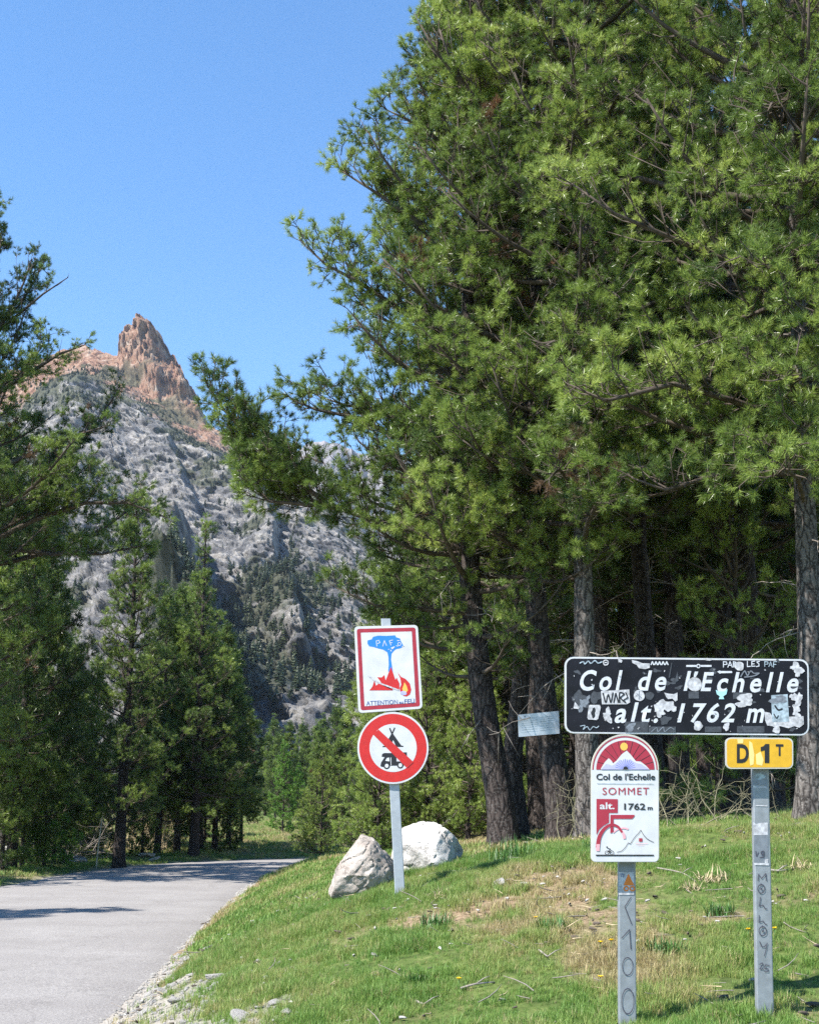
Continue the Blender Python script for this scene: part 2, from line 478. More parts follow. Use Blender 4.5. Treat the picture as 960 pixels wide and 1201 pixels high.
# ================================================================== GROUND AND ROAD
road_c = np.array([(-4.6, -12), (-5.0, 0), (-5.4, 10), (-6.1, 20), (-6.8, 30), (-7.1, 38), (-6.9, 43), (-6.0, 47), (-4.2, 50), (-1.2, 51.8), (3, 52.5), (10, 52), (22, 50)], float)
def catmull(P, n=8):
    out = []
    for i in range(len(P) - 1):
        p0 = P[max(i - 1, 0)]; p1 = P[i]; p2 = P[i + 1]; p3 = P[min(i + 2, len(P) - 1)]
        for t in np.arange(n) / n:
            out.append(.5 * ((2 * p1) + (-p0 + p2) * t + (2 * p0 - 5 * p1 + 4 * p2 - p3) * t * t + (-p0 + 3 * p1 - 3 * p2 + p3) * t ** 3))
    out.append(P[-1]); return np.array(out)
RC = catmull(road_c)
HW = 3.05
def road_dist(x, y):
    """distance to the road centre and side (+1 = right/inner side)"""
    x = np.asarray(x, float); y = np.asarray(y, float)
    shp = x.shape; x = x.ravel(); y = y.ravel()
    best = np.full(x.shape, 1e9); side = np.ones(x.shape)
    for a, b in zip(RC[:-1], RC[1:]):
        ab = b - a; L2 = ab @ ab
        t = np.clip(((x - a[0]) * ab[0] + (y - a[1]) * ab[1]) / L2, 0, 1)
        dx = x - a[0] - t * ab[0]; dy = y - a[1] - t * ab[1]
        d = np.hypot(dx, dy); m = d < best
        best[m] = d[m]; cr = ab[0] * dy - ab[1] * dx
        side[m] = np.where(cr[m] < 0, 1, -1)
    return best.reshape(shp), side.reshape(shp)
BY = [-30, 0, 4, 7.1, 9, 12, 16, 22, 30, 45, 60]
BZ = [0, .12, .35, .69, 1.06, 1.58, 1.56, 1.5, 1.15, .95, 1.1]
def ground_z(x, y):
    x = np.asarray(x, float); y = np.asarray(y, float)
    d, sd = road_dist(x, y)
    e = d - HW
    inner = np.interp(y, BY, BZ) * (1 - np.exp(-(np.clip(e, 0, None) / 2.4) ** 1.12)) + np.clip(x - 1.5, 0, 12) * .04 * sstep(8, 14, y)
    outer = .16 * (1 - np.exp(-np.clip(e, 0, None) / .8)) + .03 * np.clip(e - 1, 0, None)
    outer = np.where(outer > 3, 3 + 1.5 * np.tanh((outer - 3) / 1.5), outer)
    z = np.where(sd > 0, inner, outer)
    rough = fbm(x * .9, y * .9, 0, 4, 2) * .035 + fbm(x * 4, y * 4, 0, 3, 8) * .012
    z = z + rough * sstep(0, .5, e)
    z = z - .05 * (1 - sstep(-.25, .0, e))
    far = sstep(70, 300, np.hypot(x, y)) * (fbm(x * .01, y * .01, 0, 3, 5) * 3)
    return z + far * (e > 5)
def gz(x, y): return float(ground_z(np.array([x]), np.array([y]))[0])
def axis(dense0, dense1, step, lo, hi, grow=1.09):
    a = list(np.arange(dense0, dense1, step)); s = step
    while a[-1] < hi: s = min(s * grow, (hi - dense1) / 6); a.append(a[-1] + s)
    s = step
    while a[0] > lo: s = min(s * grow, (dense0 - lo) / 6); a.insert(0, a[0] - s)
    return np.array(a)
gx = axis(-4.2, 5.0, .055, -1800, 1800); gy = axis(6.0, 17.5, .06, -60, 2400, 1.05)
XX, YY = np.meshgrid(gx, gy); ZZ = ground_z(XX, YY)
nx, ny = len(gx), len(gy)
i = np.arange(ny - 1)[:, None] * nx; j = np.arange(nx - 1)[None, :]
quads = np.stack([i + j, i + j + 1, i + nx + j + 1, i + nx + j], -1).reshape(-1, 4)
def dry_mask(x, y):
    """bare, needle-covered and straw patches of the bank"""
    d, sd = road_dist(x, y); e = d - HW
    n = fbm(x * .75, y * .55, 0, 4, 21) * .5 + .5
    m = sstep(.60, .85, n) * .6
    def blob(px, py, Y, rx, ry, w=1.):
        c = at(px, py, Y); r = ((x - c.x) / rx) ** 2 + ((y - Y) / ry) ** 2
        return w * .85 * np.exp(-r * 1.5) * (1 + 1.0 * fbm(x * 4, y * 4, 0, 4, 33)).clip(0, 2)
    m = m + blob(500, 1055, 10.4, .9, .35, .95) + blob(640, 1052, 9.9, .7, .5, 1.3) + blob(690, 1035, 10.8, .5, .7, 1.2) + blob(560, 1062, 9.8, .8, .3, .9)
    m = m + blob(420, 1080, 10.0, .5, .35, .6) + blob(880, 1160, 7.3, .5, .35, .6) + blob(600, 1090, 9, .3, .3, .3)
    m = m + blob(840, 1030, 9.2, .35, .2, .8) + blob(935, 1020, 9.6, .4, .25, .9)
    m = m + .55 * (1 - sstep(0, .8, e)) * (sd > 0)
    woods = sstep(15.0, 17.5, y + .25 * (x - 1)) * (x > 0) * (sd > 0)
    return np.clip(np.maximum(m, woods * .95), 0, 1)
def gravel_mask(x, y):
    d, sd = road_dist(x, y); e = d - HW
    w = np.interp(y, [6, 9, 10.5, 12, 13.5, 16, 22, 40], [2.1, 1.8, 1.35, .75, .35, .16, .08, .05])
    return np.where(sd > 0, 1 - sstep(w * .35, w, e + .22 * fbm(x * 2.5, y * 2.5, 0, 3, 44)), (1 - sstep(.0, .35, e)) * .6)
gm, gnt, gN, gL, gP = new_mat('ground_soil_and_turf')
def attr_node(N, n):
    a = N.new('ShaderNodeAttribute'); a.attribute_name = n; return a
tc = gN.new('ShaderNodeTexCoord')
def noise_node(N, L, vec, scale, detail=6, rough=.6):
    n = N.new('ShaderNodeTexNoise'); n.inputs['Scale'].default_value = scale; n.inputs['Detail'].default_value = detail; n.inputs['Roughness'].default_value = rough
    if vec is not None: L.new(vec, n.inputs['Vector'])
    return n
def ramp_node(N, L, fac, stops):
    r = N.new('ShaderNodeValToRGB'); e = r.color_ramp.elements
    e[0].position = stops[0][0]; e[0].color = rgba(stops[0][1]); e[1].position = stops[-1][0]; e[1].color = rgba(stops[-1][1])
    for p, c in stops[1:-1]:
        q = e.new(p); q.color = rgba(c)
    L.new(fac, r.inputs[0]); return r
def mix_node(N, L, fac, a, b):
    m = N.new('ShaderNodeMixRGB')
    if isinstance(fac, float): m.inputs[0].default_value = fac
    else: L.new(fac, m.inputs[0])
    for k, v in ((1, a), (2, b)):
        if isinstance(v, tuple): m.inputs[k].default_value = rgba(v)
        else: L.new(v, m.inputs[k])
    return m
ob = tc.outputs['Object']
g1 = ramp_node(gN, gL, noise_node(gN, gL, ob, 9, 8).outputs['Fac'], [(.3, (.045, .065, .02)), (.55, (.105, .145, .04)), (.75, (.20, .21, .08))])
g2 = ramp_node(gN, gL, noise_node(gN, gL, ob, 26, 8, .7).outputs['Fac'], [(.3, (.10, .07, .045)), (.5, (.25, .18, .115)), (.72, (.42, .33, .22))])
g3 = ramp_node(gN, gL, noise_node(gN, gL, ob, 40, 8, .75).outputs['Fac'], [(.3, (.12, .10, .08)), (.5, (.32, .29, .25)), (.7, (.52, .49, .45))])
m1 = mix_node(gN, gL, attr_node(gN, 'dry').outputs['Fac'], g1.outputs[0], g2.outputs[0])
m2 = mix_node(gN, gL, attr_node(gN, 'gravel').outputs['Fac'], m1.outputs[0], g3.outputs[0])
gL.new(m2.outputs[0], gP.inputs['Base Color']); gP.inputs['Roughness'].default_value = .95; gP.inputs['Specular IOR Level'].default_value = .1
gb = gN.new('ShaderNodeBump'); gb.inputs['Strength'].default_value = .7; gb.inputs['Distance'].default_value = .03
gL.new(noise_node(gN, gL, ob, 30, 9, .75).outputs['Fac'], gb.inputs['Height']); gL.new(gb.outputs[0], gP.inputs['Normal'])
gme = mesh_np('ground', np.stack([XX, YY, ZZ], -1).reshape(-1, 3), [quads], [gm], smooth=True)
for nm, fn in (('dry', dry_mask), ('gravel', gravel_mask)):
    a = gme.attributes.new(nm, 'FLOAT', 'POINT'); a.data.foreach_set('value', fn(XX, YY).astype(np.float32).ravel())
tag(link('ground', gme), kind='structure')

# road: one strip with a crumbled edge, a slight camber and fine relief
arc = np.concatenate([[0], np.cumsum(np.linalg.norm(np.diff(RC, axis=0), axis=1))])
S = np.arange(0, arc[-1], .12)
cx = np.interp(S, arc, RC[:, 0]); cy = np.interp(S, arc, RC[:, 1])
for _ in range(2):
    ker = np.ones(21) / 21
    cx = np.convolve(np.pad(cx, 10, mode='edge'), ker, 'valid'); cy = np.convolve(np.pad(cy, 10, mode='edge'), ker, 'valid')
tx = np.gradient(cx); ty = np.gradient(cy); ln = np.hypot(tx, ty); nxr, nyr = ty / ln, -tx / ln      # right hand normal
cols = np.linspace(-1, 1, 25)
eR = HW + fbm(S * 1.1, S * 0, 0, 4, 61) * .06 + fbm(S * 6, S * 0, 0, 3, 62) * .03
eL = HW + fbm(S * .9, S * 0 + 9, 0, 4, 63) * .08
W = np.where(cols[None] > 0, eR[:, None], eL[:, None]) * cols[None]
RX = cx[:, None] + nxr[:, None] * W; RY = cy[:, None] + nyr[:, None] * W
RZ = .03 * (1 - cols[None] ** 2) + .012 + 0 * RX + fbm(RX * .6, RY * .6, 0, 2, 66) * .006
RZ[:, 0] = -.035; RZ[:, -1] = -.035
rn, rm = RX.shape
i = np.arange(rn - 1)[:, None] * rm; j = np.arange(rm - 1)[None, :]
rq = np.stack([i + j, i + j + 1, i + rm + j + 1, i + rm + j], -1).reshape(-1, 4)
am, ant, aN, aL, aP = new_mat('old_pale_asphalt')
tc2 = aN.new('ShaderNodeTexCoord').outputs['Object']
a1 = ramp_node(aN, aL, noise_node(aN, aL, tc2, 48, 8, .85).outputs['Fac'], [(.34, (.12, .115, .115)), (.5, (.265, .252, .243)), (.66, (.45, .43, .41))])
a2 = ramp_node(aN, aL, noise_node(aN, aL, tc2, .7, 6, .6).outputs['Fac'], [(.3, (.80, .78, .77)), (.7, (1.0, .99, .98))])
amul = aN.new('ShaderNodeMixRGB'); amul.blend_type = 'MULTIPLY'; amul.inputs[0].default_value = 1
aL.new(a1.outputs[0], amul.inputs[1]); aL.new(a2.outputs[0], amul.inputs[2]); vcr = aN.new('ShaderNodeTexVoronoi'); vcr.feature = 'DISTANCE_TO_EDGE'; vcr.inputs['Scale'].default_value = .42
vma = aN.new('ShaderNodeVectorMath'); vma.operation = 'MULTIPLY_ADD'; vma.inputs[1].default_value = (1.3, 1.3, 0)
aL.new(noise_node(aN, aL, tc2, 1.1, 7, .7).outputs['Color'], vma.inputs[0]); aL.new(tc2, vma.inputs[2]); aL.new(vma.outputs[0], vcr.inputs['Vector'])
crr = ramp_node(aN, aL, vcr.outputs[0], [(0, (.45, .44, .43)), (.010, (1, 1, 1))])
am2 = aN.new('ShaderNodeMixRGB'); am2.blend_type = 'MULTIPLY'; am2.inputs[0].default_value = .3
aL.new(amul.outputs[0], am2.inputs[1]); aL.new(crr.outputs[0], am2.inputs[2])
aL.new(am2.outputs[0], aP.inputs['Base Color'])
aP.inputs['Roughness'].default_value = .9; aP.inputs['Specular IOR Level'].default_value = .25
ab = aN.new('ShaderNodeBump'); ab.inputs['Strength'].default_value = .6; ab.inputs['Distance'].default_value = .008
aL.new(noise_node(aN, aL, tc2, 90, 4, .8).outputs['Fac'], ab.inputs['Height']); aL.new(ab.outputs[0], aP.inputs['Normal'])
tag(link('road', mesh_np('road', np.stack([RX, RY, RZ], -1).reshape(-1, 3), [rq], [am], smooth=True)), kind='structure')

# ================================================================== MOUNTAIN
SKY = [(-500, 560), (-300, 520), (-100, 470), (0, 440), (30, 432), (62, 420), (80, 412), (100, 408), (118, 412), (130, 418), (141, 421), (146, 404), (152, 391), (160, 382), (168, 379), (176, 381), (184, 389), (191, 399), (197, 412), (204, 417), (211, 428), (217, 444), (224, 455), (231, 468), (237, 485), (245, 500), (262, 512), (300, 542), (345, 566), (400, 602), (440, 642), (520, 740), (600, 820), (700, 890), (900, 930), (1200, 950)]
SKY = np.array(SKY, float)
Y0 = 230.0
mp_ = np.arange(-420, 1150, 1.9); mp_ = np.concatenate([np.arange(-420, -10, 6), np.arange(-10, 430, .85), np.arange(430, 1200, 7)])
ms = np.concatenate([np.linspace(0, 1, 520), np.linspace(1.01, 1.5, 20)])
PX, SS_ = np.meshgrid(mp_, ms)
def ridgeD(px): return np.interp(px, [-500, 0, 100, 172, 250, 350, 450, 700, 1200], [1500, 1250, 1150, 1080, 1000, 900, 800, 700, 700])
Dm = ridgeD(PX); Yd = Y0 + (Dm - Y0) * SS_
Xm = (PX - CX) / F * Yd / 1.0
elev_t = np.interp(PX, SKY[:, 0], SKY[:, 1])
# world height on the ridge from its elevation
def zpix(px, py, Y):
    v = (CY - py) / F
    return CAMZ + Y * (sP + v * cP) / (cP - v * sP)
Xm = (PX - CX) / F * Yd / (cP - (CY - elev_t) / F * sP)
base_sky = np.interp(PX, [-500, 0, 100, 141, 237, 262, 300], [560, 440, 410, 424, 500, 512, 545])
base_sky = np.where(PX > 262, elev_t, base_sky); base_sky = np.where(PX < 141, elev_t, base_sky)
zr_b = zpix(PX, base_sky, Dm); zr = zpix(PX, elev_t, Dm)
sc_ = np.clip(SS_, 0, 1)
prof = sc_ ** 1.18
Zm = -3 + (zr_b + 3) * prof
# the spire rises only in the last stretch below the ridge, as a steep tower
spire_s = sstep(.93, .985, SS_ + .012 * fbm(PX * .05, SS_ * 20, 0, 3, 71))
Zm = Zm + (zr - zr_b) * spire_s * sstep(1.02, 1.0, SS_ * 0 + np.clip(SS_, 0, 1.0))
# rocky relief: ribs falling to the right, blocks and ledges
amp = sstep(.02, .15, SS_) * sstep(1.0, .965, SS_) 
ampf = sstep(.02, .1, SS_) * (.25 + .75 * sstep(1.0, .98, SS_))
ux = Xm * .80 + Zm * .62; vz = -Xm * .62 + Zm * .80        # along / across the ribs
wx = fbm(Xm * .010, Zm * .010, Yd * .004, 3, 72) * 26
rib = ridged((ux + wx) * .0125, vz * .0045 + wx * .01, Yd * .003, 3, 73)
def saw(t, k=.78):
    t = t - np.floor(t); return np.where(t < k, t / k, (1 - t) / (1 - k))
big = saw((ux + wx * 1.4) / 74.0 + .15 + .15 * fbm(vz * .01, ux * .004, 0, 2, 76)) * sstep(.1, .4, fbm(ux * .006, vz * .008, 0, 2, 77) * .5 + .55)
blk = ridged(Xm * .045, Zm * .045, Yd * .03, 5, 74)
fine = fbm(Xm * .16, Zm * .16, Yd * .12, 4, 75)
reds = sstep(np.where(PX < 150, .74, .80), np.where(PX < 150, .84, .90), SS_ + .04 * fbm(Xm * .012, Zm * .012, 0, 4, 78))
spire_m = spire_s * sstep(138, 150, PX) * sstep(240, 230, PX)
PYb = CY - F * (-sP * Yd + cP * (Zm - CAMZ)) / (cP * Yd + sP * (Zm - CAMZ))
def buttress(ys_, xs_, A, wd, y0, y1):
    xe = np.interp(PYb, ys_, xs_) + fbm(PYb * .08, PX * .02, 0, 3, 85) * 5
    return A * sstep(xe - wd, xe - 3, PX) * sstep(xe + 4, xe, PX) * sstep(y0, y0 + 25, PYb) * sstep(y1 + 12, y1 - 12, PYb)
butt = buttress([640, 690, 740, 800], [238, 246, 258, 274], 62, 60, 650, 800) + buttress([780, 830, 880], [284, 294, 304], 55, 45, 780, 880) + buttress([560, 640], [300, 330], 22, 60, 585, 680) + buttress([700, 800], [350, 372], 20, 50, 700, 800) + buttress([480, 600], [185, 235], 16, 50, 520, 610)
blk = ridged(ux * .050 + wx * .01, vz * .020, Yd * .03, 5, 74) + .3 * ridged(ux * .12, vz * .06, Yd * .06, 4, 84)
fine = ridged(ux * .22, vz * .13, Yd * .12, 4, 75) - .8
disp = amp * (rib * 9 + big * 16 * sstep(.85, .75, SS_) + butt) + ampf * (blk * 5.2 * (1 - .5 * reds) + fine * 2.2)
crk = ridged(Xm * .055 + Zm * .012, Zm * .018, Yd * .03, 4, 79)
disp = disp + spire_m * sstep(1.0, .99, SS_) * (crk * 7 + blk * 5 + fine * 3 + saw(Zm * .045 + .3 * fbm(Xm * .05, Zm * .02, 0, 3, 98)) * 4 + sstep(176, 196, PX) * -16)
Ym = Yd - disp * .92
Zm = Zm + disp * .20 * amp + np.where(SS_ > .995, fine * 1.6 + blk * 1.6, 0) * sstep(1.05, 1.0, SS_)
Zm = Zm - np.clip(SS_ - 1, 0, 1) * 500
# keep the ridge crossing where it is seen
my, mx_ = PX.shape
i = np.arange(my - 1)[:, None] * mx_; j = np.arange(mx_ - 1)[None, :]
mq = np.stack([i + j, i + j + 1, i + mx_ + j + 1, i + mx_ + j], -1).reshape(-1, 4)
mm, mnt, mN, mL, mP = new_mat('limestone_and_red_rock')
mo = mN.new('ShaderNodeTexCoord').outputs['Object']
mpn = mN.new('ShaderNodeMapping'); mpn.inputs['Scale'].default_value = (.05, .05, .05); mL.new(mo, mpn.inputs[0])
r1 = ramp_node(mN, mL, noise_node(mN, mL, mpn.outputs[0], 1.7, 10, .70).outputs['Fac'], [(.36, (.07, .07, .075)), (.46, (.14, .14, .145)), (.55, (.29, .275, .26)), (.70, (.46, .44, .41))])
r2 = ramp_node(mN, mL, noise_node(mN, mL, mpn.outputs[0], 2.1, 9, .7).outputs['Fac'], [(.34, (.12, .08, .07)), (.45, (.27, .15, .10)), (.56, (.35, .235, .17)), (.68, (.42, .355, .30))])
mA = mix_node(mN, mL, attr_node(mN, 'red').outputs['Fac'], r1.outputs[0], r2.outputs[0])
vg = ramp_node(mN, mL, noise_node(mN, mL, mpn.outputs[0], 7, 8, .7).outputs['Fac'], [(.35, (.045, .055, .035)), (.65, (.12, .125, .075))])
mB = mix_node(mN, mL, attr_node(mN, 'scrub').outputs['Fac'], mA.outputs[0], vg.outputs[0])
mL.new(mB.outputs[0], mP.inputs['Base Color']); mP.inputs['Roughness'].default_value = .95; mP.inputs['Specular IOR Level'].default_value = .1
mb = mN.new('ShaderNodeBump'); mb.inputs['Strength'].default_value = 1.0; mb.inputs['Distance'].default_value = 2.2
mL.new(noise_node(mN, mL, mpn.outputs[0], 9, 10, .75).outputs['Fac'], mb.inputs['Height']); mL.new(mb.outputs[0], mP.inputs['Normal'])
MV = np.stack([Xm, Ym, Zm], -1)
mme = mesh_np('mountain', MV.reshape(-1, 3), [mq], [mm], smooth=False)
scrn = fbm(Xm * .022, Zm * .022, Yd * .006, 5, 81)
band = np.exp(-((SS_ - (.80 + .0004 * (PX - 150))) / .07) ** 2)         # green belt under the red top
low = sstep(.55, .15, SS_)
scrf = fbm(Xm * .09, Zm * .09, Yd * .02, 4, 88)
scrub = sstep(.10, .38, scrn * 1.0 + .45 * scrf + .06 + .75 * band + .35 * low - .05 - reds * .35) * (1 - .9 * spire_m)
redA = np.clip(reds + 1.0 * spire_m, 0, 1) * sstep(300, 240, PX)
for nm, v in (('red', redA), ('scrub', scrub * .85)):
    a = mme.attributes.new(nm, 'FLOAT', 'POINT'); a.data.foreach_set('value', v.astype(np.float32).ravel())
tag(link('mountain', mme), kind='structure')
# conifers scattered on the slope (a far-off wood nobody could count)
def far_conifer(name, seed, h=9, r=2.3):
    rr = np.random.default_rng(seed); T = Tubes()
    T.tube([[0, 0, -1], [0, 0, h * .5]], [.22, .1], 4, 1, False)
    tri = []
    for k in range(46):
        z = h * (.08 + .9 * (k / 46.)); rad = r * (1 - z / h) ** .8 * rr.uniform(.7, 1.15) + .15; a = rr.uniform(0, 6.28)
        d = np.array([math.cos(a), math.sin(a), 0]); s = np.array([-d[1], d[0], 0]) * rad * .55
        tri.append([[0, 0, z + .9], d * rad + s + [0, 0, z - .3], d * rad - s + [0, 0, z + rr.uniform(-.4, .2)]])
        tri.append([[0, 0, z - .4], d * rad * .9 + s * .6 + [0, 0, z + .5], d * rad - s + [0, 0, z + rr.uniform(-.1, .5)]])
    T.tris(np.array(tri), 0)
    return source(name, T.mesh(name, [M['far_leaf'], M['twig']], False))
G_slope = scatter_group('slope_conifers', [far_conifer('slope_conifer_%d' % k, 90 + k) for k in range(4)])
ok = (PX > -150) & (PX < 620) & (SS_ < .9) & (SS_ > .01)
wgt = np.where(ok, (sstep(.0, .6, scrn + .65 * band + .5 * low - .05) + .05) * (.25 + .75 * sstep(.0, .35, SS_)) * np.abs(Yd) ** 1 * np.where(mp_[None] > 430, 8, 1) * np.where(mp_[None] < -10, 7, 1), 0)
wgt = wgt.ravel() / wgt.sum()
idx = rng.choice(wgt.size, 4200, replace=False, p=wgt)
tp_ = MV.reshape(-1, 3)[idx]; ssel = SS_.ravel()[idx]
scl_ = rng.uniform(.3, .9, len(idx)) * np.interp(ssel, [0, .3, .8, .9], [.95, .75, .5, .35])
pm = points_mesh('slope_forest', tp_, np.tile([0, 0, 1.], (len(idx), 1)) + rng.normal(0, .04, (len(idx), 3)), scl_, rng.uniform(.1, .9, len(idx)), 4, [M['far_leaf'], M['twig']])
so = scatter_obj('slope_forest', pm, G_slope)
tag(so, 'scattered dark conifers dotting the grey rock slope', 'forest')

# distant snowy mountain
DX = np.linspace(180, 620, 300); DS = np.linspace(0, 1.25, 120)
A, B = np.meshgrid(DX, DS)
top = np.interp(A, [180, 300, 345, 362, 380, 400, 420, 450, 520, 620], [560, 540, 526, 519, 517, 521, 530, 524, 560, 620]) + fbm(A * .06, A * 0, 0, 4, 91) * 3
Yf = 2240 + 560 * np.clip(B, 0, 1); Zf = zpix(A, top, 2800.) * np.clip(B, 0, 1) ** 1.1 - np.clip(B - 1, 0, 1) * 2500
Xf = (A - CX) / F * 2800 / (cP - (CY - 520) / F * sP)
Yf = Yf - ridged(Xf * .0095, Zf * .0026, 0, 5, 92) * 48 * sstep(1.0, .9, B) - fbm(Xf * .03, Zf * .03, 0, 4, 93) * 12
n_, m_ = A.shape
i = np.arange(n_ - 1)[:, None] * m_; j = np.arange(m_ - 1)[None, :]
fq = np.stack([i + j, i + j + 1, i + m_ + j + 1, i + m_ + j], -1).reshape(-1, 4)
sm, snt, sN, sL, sPn = new_mat('far_rock_and_snow')
so_ = sN.new('ShaderNodeTexCoord').outputs['Object']; smp = sN.new('ShaderNodeMapping'); smp.inputs['Scale'].default_value = (.006, .002, .0035); sL.new(so_, smp.inputs[0])
rk = ramp_node(sN, sL, noise_node(sN, sL, smp.outputs[0], 4, 8, .7).outputs['Fac'], [(.35, (.10, .09, .10)), (.65, (.27, .245, .25))])
sw = attr_node(sN, 'snow')
smx = mix_node(sN, sL, sw.outputs['Fac'], rk.outputs[0], (.86, .88, .9))
sL.new(smx.outputs[0], sPn.inputs['Base Color']); sPn.inputs['Roughness'].default_value = .9
sme = mesh_np('snowy_mountain', np.stack([Xf, Yf, Zf], -1).reshape(-1, 3), [fq], [sm])
snow = .85 * sstep(.42, .60, fbm(A * .045 + B * 2.0, B * 5 - A * .01, 0, 4, 95) + .95 * np.exp(-((A - 372 + (B - .95) * 90) / 13) ** 2) + .4 * np.exp(-((A - 415) / 14) ** 2) - .45) * sstep(.84, .93, B)
a = sme.attributes.new('snow', 'FLOAT', 'POINT'); a.data.foreach_set('value', snow.astype(np.float32).ravel())
tag(link('mountain.001', sme), kind='structure')

# ================================================================== TREES
def local_trunk(pxpts, Y, top_h=None, base=None):
    pts = [at(px, py, Y) for px, py in pxpts]
    b = base if base is not None else pts[0]
    zg = gz(b.x, Y)
    root = Vector((pts[0].x, Y, zg))
    P = [(0, 0, 0)] + [(p.x - root.x, 0, p.z - root.z) for p in pts[1:]]
    return root, P
def loc_pts(root, pp): return [np.array(at(px, py, Y) - root) for px, py, Y in pp]
def env_fn(zs, rs, az_gain=0.0, az0=math.pi):
    return lambda z, az: float(np.interp(z, zs, rs)) * (1 + az_gain * math.cos(az - az0))

# --- the row of big pines right of the road
root, tr = local_trunk([(592, 993), (585, 930), (569, 840), (561, 780), (552, 700), (545, 560), (548, 400), (553, 200), (560, 20), (566, -120)], 15.4)
T1 = build_pine(dict(trunk=tr, r0=.160, sc=1.14, void=-.75, dens=1.2, crown=(2.0, 14.6), env=env_fn([2, 3, 4.5, 7, 8.5, 10, 11.5, 12.5, 14.8], [1.2, 1.75, 1.9, 1.9, 1.5, 1.05, .6, .4, .15]), dz=.27, dead=30,
    extra=[dict(pts=loc_pts(root, [(552, 650, 15.4), (500, 628, 15.2), (440, 610, 15.0), (385, 592, 14.9), (345, 560, 14.8), (300, 520, 14.8), (262, 480, 14.8), (243, 452, 14.8)]), r=.05, bare=.3, step=.085, secl=.24),
           dict(pts=loc_pts(root, [(400, 598, 15.0), (360, 585, 15.1), (330, 560, 15.2), (300, 535, 15.2), (285, 500, 15.2)]), r=.03, bare=.2, step=.065, secl=.40),
           dict(pts=loc_pts(root, [(390, 595, 15.0), (345, 590, 14.9), (315, 588, 14.9), (290, 560, 14.9), (272, 520, 14.9)]), r=.03, bare=.1, step=.065, secl=.40),
           dict(pts=loc_pts(root, [(546, 560, 15.4), (480, 520, 15.2), (420, 490, 15.1), (370, 480, 15.1), (345, 470, 15.1)]), r=.045, bare=.3, step=.12),
           dict(pts=loc_pts(root, [(546, 400, 15.4), (480, 370, 15.2), (420, 330, 15.1), (382, 310, 15.1), (358, 288, 15.1)]), r=.045, bare=.3, step=.12),
           dict(pts=loc_pts(root, [(550, 300, 15.4), (490, 260, 15.2), (440, 225, 15.1), (400, 200, 15.1)]), r=.045, bare=.3, step=.12),
           dict(pts=loc_pts(root, [(553, 200, 15.4), (515, 165, 15.3), (478, 140, 15.2), (452, 128, 15.2)]), r=.04, bare=.3, step=.13),
           dict(pts=loc_pts(root, [(558, 110, 15.4), (535, 70, 15.3), (512, 50, 15.2), (500, 25, 15.2)]), r=.035, bare=.2, step=.14),
           dict(pts=loc_pts(root, [(555, 720, 15.4), (500, 715, 15.1), (440, 710, 14.9), (395, 690, 14.8)]), r=.035, bare=.25, step=.13)]), 101)
place_tree(T1, root, 'leftmost big pine of the roadside row, dark trunk leaning left behind the fire warning sign')
root, tr = local_trunk([(607, 985), (603, 930), (598, 900), (606, 850), (612, 780), (612, 700), (606, 500), (600, 250), (598, 60), (596, -80)], 17.2)
T2 = build_pine(dict(trunk=tr, r0=.135, sc=1.25, crown=(3.6, 15.6), env=env_fn([3, 5, 8, 11, 13, 15.6], [1.3, 2.0, 2.2, 1.8, 1.2, .3]), dz=.3, dead=24), 102)
place_tree(T2, root, 'thinner pine trunk standing just behind and right of the leftmost big pine')
root, tr = local_trunk([(661, 995), (654, 930), (642, 850), (632, 770), (627, 690), (622, 550), (626, 380), (640, 200), (650, 40), (655, -140)], 15.0)
T3 = build_pine(dict(trunk=tr, r0=.155, sc=1.14, void=-.30, crown=(3.0, 15.4), env=env_fn([3, 4, 6, 9, 12, 15.4], [1.1, 1.9, 2.3, 2.2, 1.5, .3]), dz=.29, dead=34), 103)
place_tree(T3, root, 'big dark pine with the pale metal notice plate on its leaning trunk')
root, tr = local_trunk([(690, 1004), (689, 930), (686, 820), (684, 700), (682, 620), (679, 450), (680, 330), (690, 150), (700, 0), (705, -180)], 14.4)
T4 = build_pine(dict(trunk=tr, r0=.130, sc=1.14, bark='bark_grey', crown=(3.9, 15.6), env=env_fn([3.6, 5, 7, 10, 12, 15.6], [1.2, 1.9, 2.1, 1.9, 1.4, .3]), dz=.28, dead=34, skip=.1,
    extra=[dict(pts=loc_pts(root, q), r=.04, bare=.3, step=.12) for q in (
        [(683, 640, 14.4), (690, 610, 13.6), (700, 590, 12.9), (712, 590, 12.4)], [(682, 600, 14.4), (668, 565, 13.5), (655, 550, 12.9), (645, 560, 12.5)], [(681, 540, 14.4), (695, 500, 13.5), (705, 480, 12.9), (700, 480, 12.4)],
        [(681, 470, 14.4), (665, 430, 13.5), (650, 400, 12.9), (640, 405, 12.5)], [(681, 420, 14.4), (700, 370, 13.5), (715, 340, 12.9), (722, 345, 12.5)], [(685, 300, 14.4), (675, 250, 13.5), (665, 220, 12.9), (660, 225, 12.5)], [(690, 200, 14.4), (710, 140, 13.5), (725, 110, 12.9), (735, 115, 12.5)])]), 104)
place_tree(T4, root, 'straight grey pine trunk rising behind the arched cyclist sign')
root, tr = local_trunk([(951, 962), (950, 900), (951, 800), (948, 700), (943, 590), (938, 450), (932, 250), (926, 100), (922, -60), (920, -180)], 12.9)
